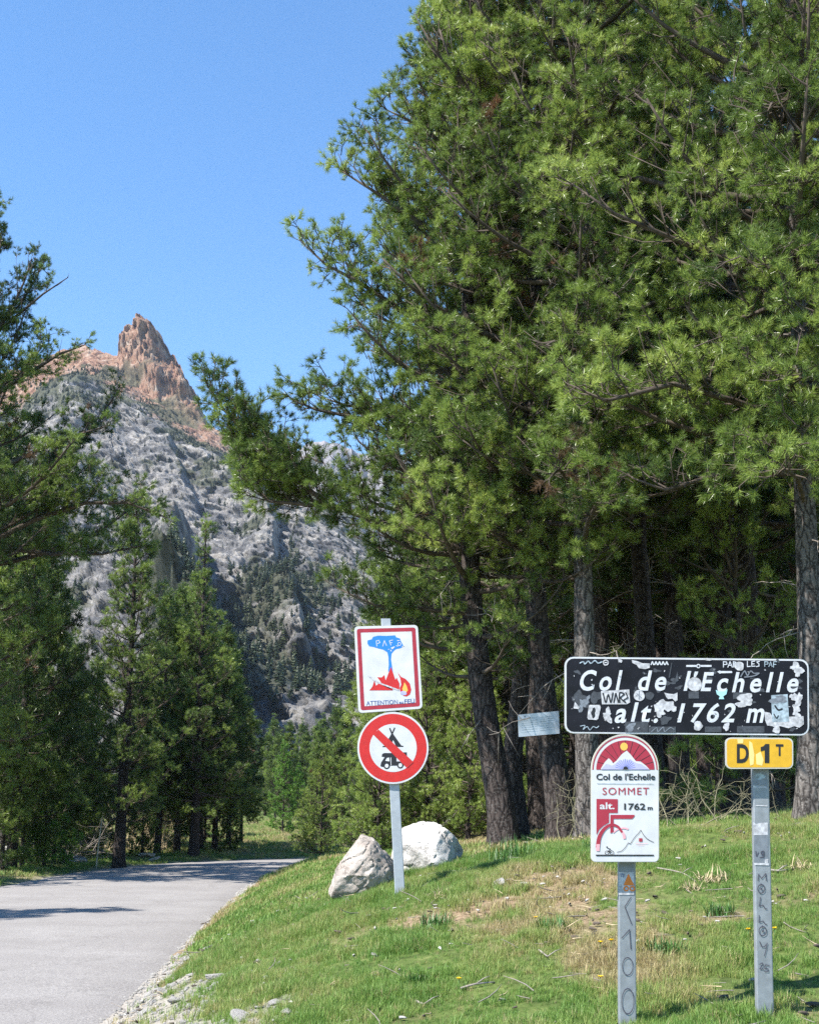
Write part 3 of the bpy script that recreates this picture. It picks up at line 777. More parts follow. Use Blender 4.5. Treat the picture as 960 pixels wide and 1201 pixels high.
T5 = build_pine(dict(trunk=tr, r0=.138, sc=1.25, bark='bark_grey', crown=(3.5, 13.4), env=env_fn([3, 4.2, 6, 9, 11.5, 13.4], [1.4, 2.4, 2.7, 2.4, 1.5, .3]), dz=.27, dead=40,
    extra=[dict(pts=loc_pts(root, [(940, 520, 12.9), (880, 540, 12.5), (830, 560, 12.2), (780, 575, 12.0), (740, 560, 12)]), r=.04, bare=.3, step=.13),
           *[dict(pts=loc_pts(root, q), r=.035, bare=.25, step=.12) for q in (
        [(943, 590, 12.9), (935, 560, 12.2), (920, 550, 11.5), (905, 560, 11)], [(942, 560, 12.9), (955, 530, 12.2), (965, 520, 11.5), (962, 540, 11)], [(940, 500, 12.9), (930, 460, 12.2), (925, 440, 11.5), (915, 445, 11)],
        [(938, 430, 12.9), (950, 390, 12.2), (955, 365, 11.5), (950, 370, 11)], [(936, 370, 12.9), (920, 330, 12.2), (910, 310, 11.5), (900, 315, 11)], [(933, 300, 12.9), (940, 240, 12.2), (945, 210, 11.5), (935, 215, 11)],
        [(930, 200, 12.9), (915, 150, 12.2), (905, 120, 11.5), (900, 130, 11)], [(927, 110, 12.9), (940, 50, 12.2), (945, 10, 11.5), (945, 15, 11)])],
           dict(pts=loc_pts(root, [(940, 500, 12.9), (860, 470, 12.3), (790, 450, 12.0), (710, 470, 11.8), (665, 450, 11.8)]), r=.045, bare=.25, step=.12),
           dict(pts=loc_pts(root, [(935, 340, 12.9), (860, 310, 12.5), (790, 280, 12.2), (720, 250, 12), (670, 215, 12)]), r=.045, bare=.25, step=.12)]), 105)
place_tree(T5, root, 'grey lichen-barked pine at the right edge behind the black name sign')
# a pine just outside the frame on the right, its crown reaches in
root = Vector((5.9, 14.8, gz(5.9, 14.8)))
T6 = build_pine(dict(trunk=[(0, 0, 0), (.1, 0, 4), (0, .1, 9), (0, 0, 14.5)], r0=.17, sc=1.25, crown=(3.2, 14.4), env=env_fn([3, 4.2, 7, 10, 14.4], [1.6, 2.4, 2.6, 2.0, .3]), dz=.3, dead=24), 106)
place_tree(T6, root, 'pine outside the frame whose crown reaches in over the right edge')
root = Vector((3.3, 17.5, gz(3.3, 17.5)))
T7 = build_pine(dict(trunk=[(0, 0, 0), (-.1, 0, 4), (.1, .1, 9), (0, 0, 16)], r0=.14, sc=1.25, crown=(4.2, 15.8), env=env_fn([4, 5.2, 8, 12, 15.8], [1.4, 2.1, 2.3, 1.7, .3]), dz=.32, dead=30), 107)
place_tree(T7, root, 'shaded pine halfway between the straight grey trunk and the right edge pine')

# --- background pines behind them
GRPW = 'pines of the wood behind the road signs'
bgA = build_pine(dict(trunk=[(0, 0, 0), (.15, .05, 4), (.0, .1, 9), (.1, 0, 15)], r0=.16, crown=(3.6, 14.8), env=env_fn([3, 5, 9, 12, 14.8], [1.5, 2.3, 2.1, 1.3, .3]), dz=.42, spray='mid', sc=1.25, tint=.10, dead=40), 201)  # low tint puts the dark wood's shade into the needle colour
bgB = build_pine(dict(trunk=[(0, 0, 0), (-.1, .05, 3), (.1, .1, 7), (0, 0, 11)], r0=.13, crown=(.5, 10.8), env=env_fn([0, 1.5, 4, 8, 10.8], [1.5, 2.0, 1.9, 1.1, .2]), dz=.34, spray='mid', sc=1.3, tint=.34, dead=10, skip=.28), 202)
bgC = build_pine(dict(trunk=[(0, 0, 0), (0, .05, 2), (0, 0, 4.6)], r0=.07, crown=(.15, 4.5), env=env_fn([0, .8, 2, 3.6, 4.5], [.9, 1.15, .95, .4, .1]), dz=.22, spray='mid', sc=1.0, tint=.5, dead=6), 203)
labA = ['bare-trunked pine in the dark wood behind the black name sign']
first = {}
def put(proto, key, x, y, label, sc, grp, name='pine_tree'):
    z = gz(x, y) - .03; rz = random.uniform(0, 6.28)
    if key not in first:
        first[key] = place_tree(proto, (x, y, z), label, grp, rz, sc, name)
    else:
        copy_tree(first[key], (x, y, z), label, rz, sc, grp, (random.uniform(-.03, .03), random.uniform(-.03, .03)))
# dark wood (right): trunk foot at photo column px, depth Y
dark_wood = [(632, 21, .95, 'shaded pine trunk seen between the notice plate pine and the one left of it'), (622, 25, 1.0, 'thin reddish trunk in the dark wood, left of the notice plate pine foot'), (712, 20, 1.0, 'dark pine standing just right behind the straight grey trunk'), (748, 24, 1.05, 'dark wood pine whose trunk stands above the left part of the black sign'),
    (800, 19.5, 1.0, 'nearest dark wood pine between the arched sign and the yellow plate'), (852, 21.5, 1.05, 'dark wood pine whose foot shows just left of the yellow plate post'), (905, 19, .95, 'dark pine just left behind the grey pine at the right edge'), (785, 28, 1.1, 'second-row pine of the dark wood, in the middle behind the black sign'),
    (870, 28, 1.1, 'second-row pine of the dark wood, behind the right end of the black sign'), (940, 25, 1.0, 'second-row pine directly behind the grey pine at the right edge'), (700, 31, 1.1, 'second-row pine of the dark wood behind the straight grey trunk')]
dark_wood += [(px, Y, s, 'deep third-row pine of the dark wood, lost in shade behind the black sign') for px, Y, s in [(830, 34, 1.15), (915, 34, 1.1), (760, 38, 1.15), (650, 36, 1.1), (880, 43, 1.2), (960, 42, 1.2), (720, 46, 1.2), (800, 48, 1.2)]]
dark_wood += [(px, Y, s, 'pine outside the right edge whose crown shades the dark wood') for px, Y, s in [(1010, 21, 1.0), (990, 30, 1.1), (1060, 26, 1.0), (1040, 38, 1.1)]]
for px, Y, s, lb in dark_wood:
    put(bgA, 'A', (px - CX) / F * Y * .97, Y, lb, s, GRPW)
# bushy bright pines seen behind the fire warning sign
for px, Y, s, lb in [(487, 26, .65, 'bushy pine right behind the fire warning sign'), (506, 24.5, .8, 'bushy pine at the right side of the round camping ban'), (505, 28, .95, 'bushy pine filling the space right of the two signs on the leaning post'), (530, 25, .9, 'bright bushy pine just left of the leftmost big trunk'), (565, 29, 1.0, 'bushy pine directly behind the leftmost big trunk'),
        (545, 34, 1.05, 'taller bushy pine further back, left of the leftmost big trunk'), (492, 34, .9, 'bushy pine further back behind the leaning post'), (500, 38, 1.1, 'farthest tall bushy pine behind the two signs on the leaning post'), (468, 40, .62, 'bushy pine further back at the left side of the fire warning sign'),
        (600, 24, .8, 'bushy pine glimpsed between the two leftmost big trunks'), (640, 30, 1.0, 'bushy pine behind the metal notice plate'), (590, 38, 1.1, 'far bushy pine glimpsed left of the metal notice plate'), (690, 26, .8, 'bushy pine behind the straight grey trunk'), (668, 23, .6, 'small bushy pine between the notice plate trunk and the straight grey trunk')]:
    put(bgB, 'B', (px - CX) / F * Y * .97, Y, lb, s, 'bushy pines behind the leaning sign post')
for k, (px, Y, s, lb) in enumerate([(440, 21, .55, 'small bushy pine left of the leaning post, beyond the tan boulder'), (575, 21.5, .55, 'small pine seen behind the foot of the leftmost big trunk'), (500, 21, .62, 'small green pine right behind the white boulder'), (442, 20.5, .5, 'low young pine beyond the gap between the two boulders'),
                                    (880, 15.6, .95, 'young sunlit pine above the black sign beside the right grey trunk'), (377, 44, .8, 'low cone-shaped pine at the road bend left of the boulders'), (548, 20.5, .6, 'young pine in the gap left of the leftmost big trunk'), (470, 22, .75, 'young pine directly behind the leaning post')]):
    put(bgC, 'C', (px - CX) / F * Y * .97, Y, lb, s, None)

# --- left side of the road
def left_tree(px, Y): 
    x = (px - CX) / F * Y * .97; return Vector((x, Y, gz(x, Y)))
root = left_tree(-84, 33.0)
TL0 = build_pine(dict(trunk=[(0, 0, 0), (-.2, 0, 5), (-.5, .1, 11), (-.9, 0, 16), (-1.2, 0, 19.4)], r0=.34, crown=(3.5, 19.2), env=env_fn([3, 6, 8, 9.5, 12, 14, 16, 19.2], [3.0, 3.9, 5.2, 5.3, 4.3, 3.9, 2.9, .9]), dz=.46, skip=.2, spray='mid', sc=1.35, dead=50, tint=.26,
    extra=[dict(pts=loc_pts(root, [(-18, 640, 33), (40, 610, 32.8), (100, 590, 32.5), (150, 590, 32.4), (190, 605, 32.4)]), r=.09, bare=.25, step=.15),
           dict(pts=loc_pts(root, [(-18, 560, 33), (40, 530, 32.8), (90, 510, 32.5), (125, 500, 32.4)]), r=.08, bare=.25, step=.17),
           dict(pts=loc_pts(root, [(-18, 470, 33), (30, 440, 32.8), (70, 415, 32.5), (98, 405, 32.4)]), r=.08, bare=.25, step=.2),
           dict(pts=loc_pts(root, [(-18, 400, 33), (20, 370, 32.8), (50, 345, 32.5), (80, 325, 32.4)]), r=.06, bare=.3, step=.3, secl=.25),
           dict(pts=loc_pts(root, [(-18, 640, 33.2), (60, 650, 33.4), (120, 650, 33.5), (165, 640, 33.6)]), r=.08, bare=.25, step=.16)]), 301)
place_tree(TL0, root, 'tallest pine at the left edge, its branches spread against the sky')
root = left_tree(141, 44.0)
TL2 = build_pine(dict(trunk=[(0, 0, 0), (0, 0, 3), (.05, .1, 8), (0, 0, 12.8)], r0=.20, crown=(1.6, 12.6), env=env_fn([1.5, 3, 5, 7.6, 10, 12.6], [1.4, 2.1, 2.0, 1.6, 1.0, .2]), dz=.38, skip=.2, spray='mid', sc=1.4, tint=.36, dead=40), 302)
place_tree(TL2, root, 'full-crowned pine left of the road with its dark trunk bare above the verge')
root = left_tree(228, 52.0)
TL3 = build_pine(dict(trunk=[(0, 0, 0), (0, 0, 4), (0, 0, 13.4)], r0=.2, crown=(1.9, 13.2), env=env_fn([1.9, 3.2, 5, 8, 11, 13.2], [1.9, 2.3, 1.9, 1.15, .5, .1]), dz=.36, skip=.16, spray='mid', sc=1.45, tint=.32, dead=24), 303)
place_tree(TL3, root, 'pointed conical pine whose tip stands against the grey slope, left of the road')
farA = build_pine(dict(trunk=[(0, 0, 0), (.1, 0, 4), (0, 0, 12)], r0=.17, crown=(1.6, 11.8), env=env_fn([1.5, 3, 5, 8, 11.8], [1.5, 2.3, 2.2, 1.4, .25]), dz=.46, spray='far', sc=1.6, tint=.18, detail=0), 401)
farB = build_pine(dict(trunk=[(0, 0, 0), (0, .05, 3), (0, 0, 8)], r0=.12, crown=(.3, 7.8), env=env_fn([0, 1, 3, 5, 7.8], [1.2, 1.6, 1.4, .9, .15]), dz=.36, spray='far', sc=1.4, tint=.30, detail=0), 402)
L1 = 'pine in the cluster left of the road below the pointed pine'
for px, Y, s, lb in [(185, 52, .85, 'pine with dark trunk just right of the full-crowned roadside pine'), (208, 54, .9, 'pine between the full-crowned pine and the pointed pine'), (235, 55, .95, 'pine right behind the foot of the pointed pine'), (252, 57, .8, 'pine just right of the pointed pine'), (268, 60, .74, 'second pine right of the pointed pine'), (172, 58, .75, 'pine set back behind the full-crowned roadside pine'),
        (283, 63, .5, 'low pine at the right end of the left cluster, by the meadow')]:
    p = left_tree(px, Y); put(farA, 'FA', p.x, p.y, lb, s, 'pines clustered left of the road bend')
p = left_tree(270, 55); put(farB, 'FB', p.x, p.y, 'small dark green young conifer on the verge at the far road bend', .35, None)
for px, Y, s, lb in [(15, 39, 1.0, 'dark pine in front of the wood at the far left edge'), (45, 47, .75, 'dark pine between the left edge and the full-crowned pine'), (80, 55, .7, 'dark pine left behind the full-crowned pine'), (110, 60, .7, 'set-back pine immediately left behind the full-crowned pine crown'), (60, 66, .75, 'far pine deep in the left wood'), (5, 56, 1.2, 'tall set-back pine at the left edge of the photo'),
        (155, 68, .75, 'far pine behind the bare trunk of the full-crowned pine'), (-40, 42, 1.0, 'nearer pine outside the left edge of the photo'), (-15, 48, 1.3, 'tall pine half outside the left edge of the photo')]:
    p = left_tree(px, Y); put(farA, 'FA', p.x, p.y, lb, s, 'pines of the wood on the left')
for px, Y, s, lb in [(28, 40, .55, 'young pine behind the brush pile on the left verge'), (65, 44, .6, 'young pine just right of the brush pile'), (98, 47, .5, 'young pine left of the thin pale stake'), (168, 50, .45, 'low young pine just right of the full-crowned pine foot'), (190, 56, .5, 'low young pine between the trunks of the left cluster'), (120, 50, .5, 'young pine immediately right of the thin pale stake'),
        (5, 38, .6, 'young pine low at the left edge of the photo'), (85, 50, .75, 'larger young pine behind the left verge rocks'), (205, 60, .5, 'low young pine left of the pointed pine foot'), (240, 62, .6, 'low young pine right of the pointed pine foot')]:
    p = left_tree(px, Y); put(farB, 'FB', p.x, p.y, lb, s, 'young pines in the left undergrowth')
TS = build_pine(dict(trunk=[(0, 0, 0), (0, .1, 4), (0, 0, 11.5)], r0=.17, crown=(2.0, 11.3), env=env_fn([2, 4, 7, 11.3], [1.5, 2.2, 1.5, .25]), dz=.5, spray='far', sc=1.5, detail=0), 305)
place_tree(TS, (-13.4, 18.6, gz(-13.4, 18.6)), 'pine left of the photo whose shadow tip falls on the asphalt')
for k, (px, Y, s) in enumerate([(600, 52, 1.2), (660, 56, 1.3), (720, 60, 1.4), (780, 55, 1.3), (840, 60, 1.4), (900, 56, 1.35), (960, 60, 1.4), (630, 66, 1.5), (690, 70, 1.6), (750, 72, 1.6), (815, 70, 1.6), (875, 72, 1.6), (935, 70, 1.6)]):
    x = (px - CX) / F * Y * .97; put(farB, 'FB', x, Y, 'deep background conifer closing the dark wood behind the black sign', s, 'deep background conifers of the dark wood')
nf = 1500; fx_ = rng.uniform(2, 150, nf); fy_ = rng.uniform(78, 230, nf)
fme = points_mesh('far_wood', np.stack([fx_, fy_, ground_z(fx_, fy_) - .2], -1), np.tile([0, 0, 1.], (nf, 1)), rng.uniform(1.0, 1.9, nf), rng.random(nf), 4, [M['far_leaf'], M['twig']])
tag(scatter_obj('far_wood', fme, G_slope), 'far dark conifer wood closing the view behind the roadside pines', 'forest')
# far trees seen through the gap over the road
for px, Y, s, lb in [(340, 84, .55, 'grey-green tree with thin pale trunk on the far side of the meadow'), (322, 104, .55, 'far tree left of the thin pale trunk beyond the meadow'), (355, 112, .6, 'far tree right of the thin pale trunk beyond the meadow')]:
    p = left_tree(px, Y); put(farA, 'FA', p.x, p.y, lb, s, 'far trees in the gap over the road')
for px, Y, s, lb in [(370, 66, .6, 'dense conifer at the right border of the meadow'), (394, 62, .62, 'dense conifer left behind the tan boulder'), (405, 75, .85, 'dense conifer beyond the tan boulder, a little farther back'), (375, 95, .85, 'tall conifer behind the right border of the meadow')]:
    p = left_tree(px, Y); put(farB, 'FB', p.x, p.y, lb, s, 'conifers beyond the road bend')
for px, Y, s in [(395, 110, 1.2), (310, 122, .95), (330, 135, 1.0), (352, 150, 1.2), (295, 140, 1.2), (372, 130, 1.1), (380, 160, 1.3), (318, 165, 1.3)]:
    p = left_tree(px, Y); put(farB, 'FB', p.x, p.y, 'one of the farthest conifers closing the gap over the road', s, 'conifers beyond the road bend')
larch = build_pine(dict(trunk=[(0, 0, 0), (0, .05, 2), (0, 0, 5.6)], r0=.07, crown=(.3, 5.4), env=env_fn([0, 1, 3, 5.4], [.9, 1.2, .9, .1]), dz=.24, spray='larch', sc=1.3, tint=.5, detail=0), 501)
put(larch, 'L', *left_tree(331, 76)[:2], 'vivid light green larch beyond the meadow in the gap', .9, None, 'larch_tree')
put(larch, 'L', *left_tree(350, 80)[:2], 'smaller light green larch right of the thin grey trunk', .7, None)
put(larch, 'L', *left_tree(54, 41)[:2], 'vivid green young larch among the dark trees at left', .85, None)

# ================================================================== SIGNS
def paint(name, col, rough=.35, var=.06, scale=18):
    return simple(name, col, rough, spec=.5, var=var, scale=scale)
M['galv'] = simple('galvanised_steel', (.27, .29, .31), .5, metal=.35, var=.14, scale=22, bump=.08)
M['galv_dark'] = simple('dull_steel', (.20, .22, .25), .5, metal=.3, var=.2, scale=30)
M['alu_back'] = simple('aluminium_edge', (.55, .56, .56), .4, metal=.5, var=.1)
M['white'] = paint('white_sheeting', (.55, .555, .57), .35, .10, 9)
M['cream'] = paint('cream_edge', (.52, .49, .42))
M['black'] = simple('black_sheeting', (.008, .008, .012), .5, spec=.25, var=.5, scale=9)
M['ink'] = paint('black_ink', (.012, .012, .015), .5)
M['letter'] = paint('worn_white_lettering', (.54, .555, .59), .45, .12, 60)
M['red'] = paint('signal_red', (.50, .016, .014), .35, .1)
M['dark_red'] = paint('faded_carmine', (.33, .020, .035), .4, .12)
M['crimson'] = paint('crimson_print', (.33, .022, .045), .4)
M['pink'] = paint('pale_rose_print', (.72, .36, .40), .4)
M['lilac'] = paint('lilac_print', (.40, .40, .72), .4)
M['yellow'] = simple('amber_sheeting', (.60, .34, .015), .4, var=.10, scale=26)
M['pale_yellow'] = paint('faded_amber', (.80, .58, .22), .4, .1, 40)
M['blue'] = paint('blue_paint', (.02, .19, .62), .4, .1)
M['navy'] = paint('navy_ink', (.05, .09, .25), .4)
M['orange'] = paint('orange_print', (.75, .20, .02), .4)
M['sun_orange'] = paint('sun_print', (.78, .42, .08), .4)
M['sticker'] = paint('weathered_white_paper', (.44, .44, .46), .7, .38, 55)
M['sticker_grey'] = paint('weathered_grey_paper', (.16, .18, .21), .7, .35, 60)
M['sticker_dim'] = paint('dark_residue', (.045, .05, .06), .6, .4, 50)
M['sticker_blue'] = paint('bleached_blue_paper', (.30, .37, .42), .6, .45, 45)
M['teal'] = paint('teal_print', (.35, .62, .66), .5)
M['marker'] = paint('marker_pen', (.055, .055, .075), .6)

class Plane:
    """a sign face: photo points are read on the vertical plane through depth Y, turned by yaw about pixel column px0"""
    def __init__(s, Y, px0=0, yaw=0):
        s.p = at(px0 or 480, 800, Y); s.n = Vector((math.sin(yaw), -math.cos(yaw), 0))
    def pt(s, px, py, off=0.0):
        d = ray(px, py); o = Vector((0, 0, CAMZ)); p = s.p + s.n * off
        return o + d * ((p - o).dot(s.n) / d.dot(s.n))
def plate(name, pts, pl, front, thick, mat, parent, bevel=.0015):
    """a solid sheet with rounded outline; front face at offset 'front' from the plane"""
    n = len(pts); A = [pl.pt(x, y, front) for x, y in pts]; B = [p - pl.n * thick for p in A]
    o = parent.location if parent else Vector()
    V = [p - o for p in A + B]
    me = bpy.data.meshes.new(name)
    me.from_pydata(V, [], [list(range(n))[::-1], list(range(n, 2 * n))] + [[k, (k + 1) % n, n + (k + 1) % n, n + k] for k in range(n)])
    me.materials.append(mat); me.update()
    bm = bmesh.new(); bm.from_mesh(me); bmesh.ops.recalc_face_normals(bm, faces=bm.faces); bm.to_mesh(me); bm.free()
    return link(name, me, parent)
def flat(name, polys, pl, off, mat, parent, label=None):
    """printed / stuck-on shapes; polys are lists of photo points"""
    V = []; Fc = []; o = parent.location if parent else Vector()
    root = parent
    while root and root.parent: root = root.parent
    o = Vector((0, 0, 0))
    q = parent
    while q: o = o + q.location; q = q.parent
    for k, pts in enumerate(polys):
        b = len(V); V += [pl.pt(x, y, off + k * 2e-5) - o for x, y in pts]; Fc.append(list(range(b, b + len(pts))))
    me = bpy.data.meshes.new(name); me.from_pydata(V, [], Fc); me.materials.append(mat)
    bm = bmesh.new(); bm.from_mesh(me); bmesh.ops.triangulate(bm, faces=bm.faces)
    bm.to_mesh(me); bm.free()
    ob_ = link(name, me, parent)
    if label: ob_['label'] = label
    return ob_
def rrect(c, r, n=5):
    """rounded quad through 4 photo corners (TL, TR, BR, BL)"""
    c = [np.array(p, float) for p in c]; out = []
    for k in range(4):
        p = c[k]; a = c[k - 1] - p; b = c[(k + 1) % 4] - p; a /= np.linalg.norm(a); b /= np.linalg.norm(b)
        for t in np.linspace(0, math.pi / 2, n):
            out.append(tuple(p + a * r * (1 - math.sin(t)) + b * r * (1 - math.cos(t))))
    return out
def inset(c, d):
    c = [np.array(p, float) for p in c]; out = []
    for k in range(4):
        p = c[k]; a = c[k - 1] - p; b = c[(k + 1) % 4] - p; a /= np.linalg.norm(a); b /= np.linalg.norm(b); out.append(tuple(p + (a + b) * d))
    return out
def ell(cx_, cy_, rx, ry, n=24, a0=0, a1=2 * math.pi, rot=0):
    o = []
    for k in range(n + (0 if abs(a1 - a0 - 2 * math.pi) < 1e-6 else 1)):
        t = a0 + (a1 - a0) * k / n; x = rx * math.cos(t); y = ry * math.sin(t)
        o.append((cx_ + x * math.cos(rot) - y * math.sin(rot), cy_ + x * math.sin(rot) + y * math.cos(rot)))
    return o
def ring(cx_, cy_, r1, r2, n=32, a0=0, a1=2 * math.pi, ky=1.0):
    o = []
    for k in range(n):
        t, u = a0 + (a1 - a0) * k / n, a0 + (a1 - a0) * (k + 1) / n
        o.append([(cx_ + r1 * math.cos(t), cy_ + ky * r1 * math.sin(t)), (cx_ + r1 * math.cos(u), cy_ + ky * r1 * math.sin(u)), (cx_ + r2 * math.cos(u), cy_ + ky * r2 * math.sin(u)), (cx_ + r2 * math.cos(t), cy_ + ky * r2 * math.sin(t))])
    return o
def stroke(pts, w):
    o = []
    for (x0, y0), (x1, y1) in zip(pts[:-1], pts[1:]):
        l = math.hypot(x1 - x0, y1 - y0) + 1e-9; nx_, ny_ = -(y1 - y0) / l * w / 2, (x1 - x0) / l * w / 2
        ex, ey = (x1 - x0) / l * w * .3, (y1 - y0) / l * w * .3
        o.append([(x0 - ex + nx_, y0 - ey + ny_), (x1 + ex + nx_, y1 + ey + ny_), (x1 + ex - nx_, y1 + ey - ny_), (x0 - ex - nx_, y0 - ey - ny_)])
    return o
def curve_stroke(pts, w, n=8): return stroke([tuple(p) for p in catmull(np.array(pts, float), n)], w)
def blob(cx_, cy_, rx, ry, seed=0, rough_=.18, n=26, rot=0):
    rr = random.Random(seed); ph = [rr.uniform(0, 6.28) for _ in range(6)]; o = []
    for k in range(n):
        t = 2 * math.pi * k / n; f = 1 + rough_ * (math.sin(2 * t + ph[0]) * .6 + math.sin(3 * t + ph[1]) * .5 + math.sin(5 * t + ph[2]) * .3 + rr.uniform(-.3, .3))
        x = rx * f * math.cos(t); y = ry * f * math.sin(t)
        o.append((cx_ + x * math.cos(rot) - y * math.sin(rot), cy_ + x * math.sin(rot) + y * math.cos(rot)))
    return o
def mapper(fx, fy, ox, oy): return lambda pts: [(ox + x / fx, oy + y / fy) for x, y in pts]
def text(name, s, quad, pl, off, mat, parent, bold=0.0, shear=0.0, space=1.0):
    """set in the built-in font, fitted into the photo quad (TL, TR, BR, BL)"""
    cu = bpy.data.curves.new(name, 'FONT'); cu.body = s; cu.size = 1; cu.offset = bold; cu.space_character = space; cu.resolution_u = 4
    to = bpy.data.objects.new('tmp', cu); COL.objects.link(to)
    bpy.context.view_layer.update()
    me = bpy.data.meshes.new_from_object(to.evaluated_get(bpy.context.evaluated_depsgraph_get()))
    bpy.data.objects.remove(to)
    co = np.array([v.co[:] for v in me.vertices]); 
    co[:, 0] += shear * co[:, 1]
    lo = co.min(0); hi = co.max(0)
    u = (co[:, 0] - lo[0]) / (hi[0] - lo[0] + 1e-9); v = (co[:, 1] - lo[1]) / (hi[1] - lo[1] + 1e-9)
    TL, TR, BR, BL = [np.array(q, float) for q in quad]
    P = (BL[None] * (1 - u)[:, None] + BR[None] * u[:, None]) * (1 - v)[:, None] + (TL[None] * (1 - u)[:, None] + TR[None] * u[:, None]) * v[:, None]
    o = Vector((0, 0, 0)); q = parent
    while q: o = o + q.location; q = q.parent
    for k, vtx in enumerate(me.vertices): vtx.co = pl.pt(P[k, 0], P[k, 1], off) - o
    me.materials.clear(); me.materials.append(mat); me.name = name
    return link(name, me, parent)
def rq(x0, y0, x1, y1): return [(x0, y0), (x1, y0), (x1, y1), (x0, y1)]
def post(name, b, t, w, d, mat, parent, cap=True):
    """rectangular hollow-section post between two world points"""
    o = parent.location; ax = (t - b)
    bm = bmesh.new(); r = .006
    prof = []
    for sx, sy in ((1, 1), (-1, 1), (-1, -1), (1, -1)):
        for k in range(3):
            a = math.atan2(sy, sx) - math.pi / 4 + k * math.pi / 4
            prof.append((sx * (w / 2 - r) + r * math.cos(a), sy * (d / 2 - r) + r * math.sin(a)))
    rings_ = []
    for f in (0, 1): rings_.append([bm.verts.new(b + ax * f + Vector((x, y, 0)) - o) for x, y in prof])
    n = len(prof)
    for k in range(n): bm.faces.new([rings_[0][k], rings_[0][(k + 1) % n], rings_[1][(k + 1) % n], rings_[1][k]])
    bm.faces.new(rings_[0][::-1]); bm.faces.new(rings_[1])
    bmesh.ops.recalc_face_normals(bm, faces=bm.faces)
    me = bpy.data.meshes.new(name); bm.to_mesh(me); bm.free(); me.materials.append(mat)
    return link(name, me, parent)

# ---------------- black pass name sign on two posts
YS = 7.10
PS = Plane(YS)
sgn = empty('place_name_sign', (at(806, 1000, YS).x, YS, gz(at(806, 1000, YS).x, YS)), 'wide black pass name sign plastered with torn stickers, on two grey steel posts', 'road sign')
Q = [(662, 770.3), (948, 773.3), (948.6, 863), (662, 860.3)]
plate('panel', rrect(Q, 10), PS, .0, .022, M['alu_back'], sgn)
flat('border', [rrect(inset(Q, .4), 9.6)], PS, .0012, M['white'], sgn)
flat('black_face', [rrect(inset(Q, 2.0), 8.4)], PS, .0022, M['black'], sgn)
LW = M['letter']
z1 = mapper(3.097, 3.097, 650, 760)
def z1q(x0, y0, x1, y1): return z1(rq(x0, y0, x1, y1))
for s_, q_, sp in [('Col', (92, 80, 247, 156), 1.35), ('de', (303, 82, 406, 156), 1.35), ('l', (468, 84, 496, 156), 1), ("'", (505, 86, 522, 106), 1), ('E', (530, 88, 579, 157), 1),
                   ('chelle', (590, 88, 886, 162), 1.38), ('alt.', (218, 198, 375, 273), 1.3), ('1762', (445, 200, 657, 272), 1.25), ('m', (695, 220, 762, 272), 1)]:
    text('lettering', s_, z1q(*q_), PS, .0036, LW, sgn, .022, .24, sp)
def stk(polys, mat, off=.0044, m=z1, nm='sticker', par=None, pl=None):
    if nm == 'sticker':
        for k, p in enumerate(polys): o_ = flat(nm, [m(p)], pl or PS, off + k * .00015, M[mat], par or sgn)
        return o_
    o_ = flat(nm, [m(p) for p in polys], pl or PS, off, M[mat], par or sgn)
    if nm in ('paint_chips', 'grime_patches'): o_['kind'] = 'stuff'
    return o_
stk([blob(508, 132, 26, 26, 1, .05)], 'sticker', .0050)
stk([blob(307, 173, 20, 20, 2, .05)], 'sticker', .0050)
stk(stroke([(298, 166), (316, 182)], 3) + stroke([(307, 158), (307, 186)], 3), 'sticker_grey', .0054, nm='scribble')
stk([blob(345, 174, 15, 15, 3, .1)], 'sticker_dim', .0040)
stk([[(168, 157), (271, 151), (274, 198), (262, 205), (172, 205)]], 'sticker', .0050)
stk([z for z in curve_stroke([(176, 165), (186, 198), (195, 170), (204, 198), (212, 163)], 5)] + stroke([(215, 198), (222, 165), (232, 198)], 5) + curve_stroke([(236, 198), (236, 164), (252, 168), (240, 182), (258, 198)], 5) + stroke([(258, 162), (266, 180), (250, 190)], 4), 'ink', .0055, nm='graffiti')
stk([[(127, 207), (164, 207), (168, 216), (158, 258), (152, 262), (122, 260), (119, 252), (124, 212)]], 'sticker', .0050)
stk([blob(141, 236, 8, 18, 5, .25)], 'ink', .0055, nm='scribble')
stk([blob(192, 246, 17, 20, 6, .5, 34)], 'sticker', .0048)
stk([blob(395, 212, 31, 26, 7, .35, 40), blob(425, 215, 12, 22, 8, .5, 30), blob(384, 240, 14, 12, 9, .4)], 'sticker', .0049)
stk([[(398, 162), (412, 166), (434, 168), (446, 162), (446, 190), (438, 195), (428, 184), (412, 186), (405, 178)]], 'sticker', .0046)
stk([blob(402, 262, 20, 14, 10, .3)], 'sticker_dim', .0040)
stk([[(585, 152), (597, 158), (615, 158), (628, 150), (624, 168), (612, 176), (616, 186), (596, 186), (600, 176), (589, 168)]], 'teal', .0051)
stk([blob(690, 180, 26, 16, 11, .2), blob(680, 204, 22, 12, 12, .25), blob(700, 196, 18, 16, 13, .2)], 'sticker', .0049)
stk([blob(670, 66, 17, 17, 14, .1)], 'sticker', .0050)
stk([blob(880, 72, 20, 16, 15, .45, 34), blob(886, 90, 13, 15, 16, .5, 30), blob(868, 68, 10, 10, 17, .5)], 'sticker', .0049)
stk([blob(884, 182, 14, 22, 18, .5, 34), blob(880, 212, 16, 18, 19, .4, 30), blob(862, 178, 9, 10, 20, .4), blob(878, 238, 14, 13, 23, .5)], 'sticker', .0049)
stk([[(762, 232), (782, 236), (800, 262), (835, 266), (850, 250), (904, 248), (905, 278), (888, 290), (870, 284), (850, 292), (820, 284), (800, 290), (790, 284), (772, 282), (764, 262)], blob(806, 298, 15, 11, 24, .2)], 'sticker', .0048)
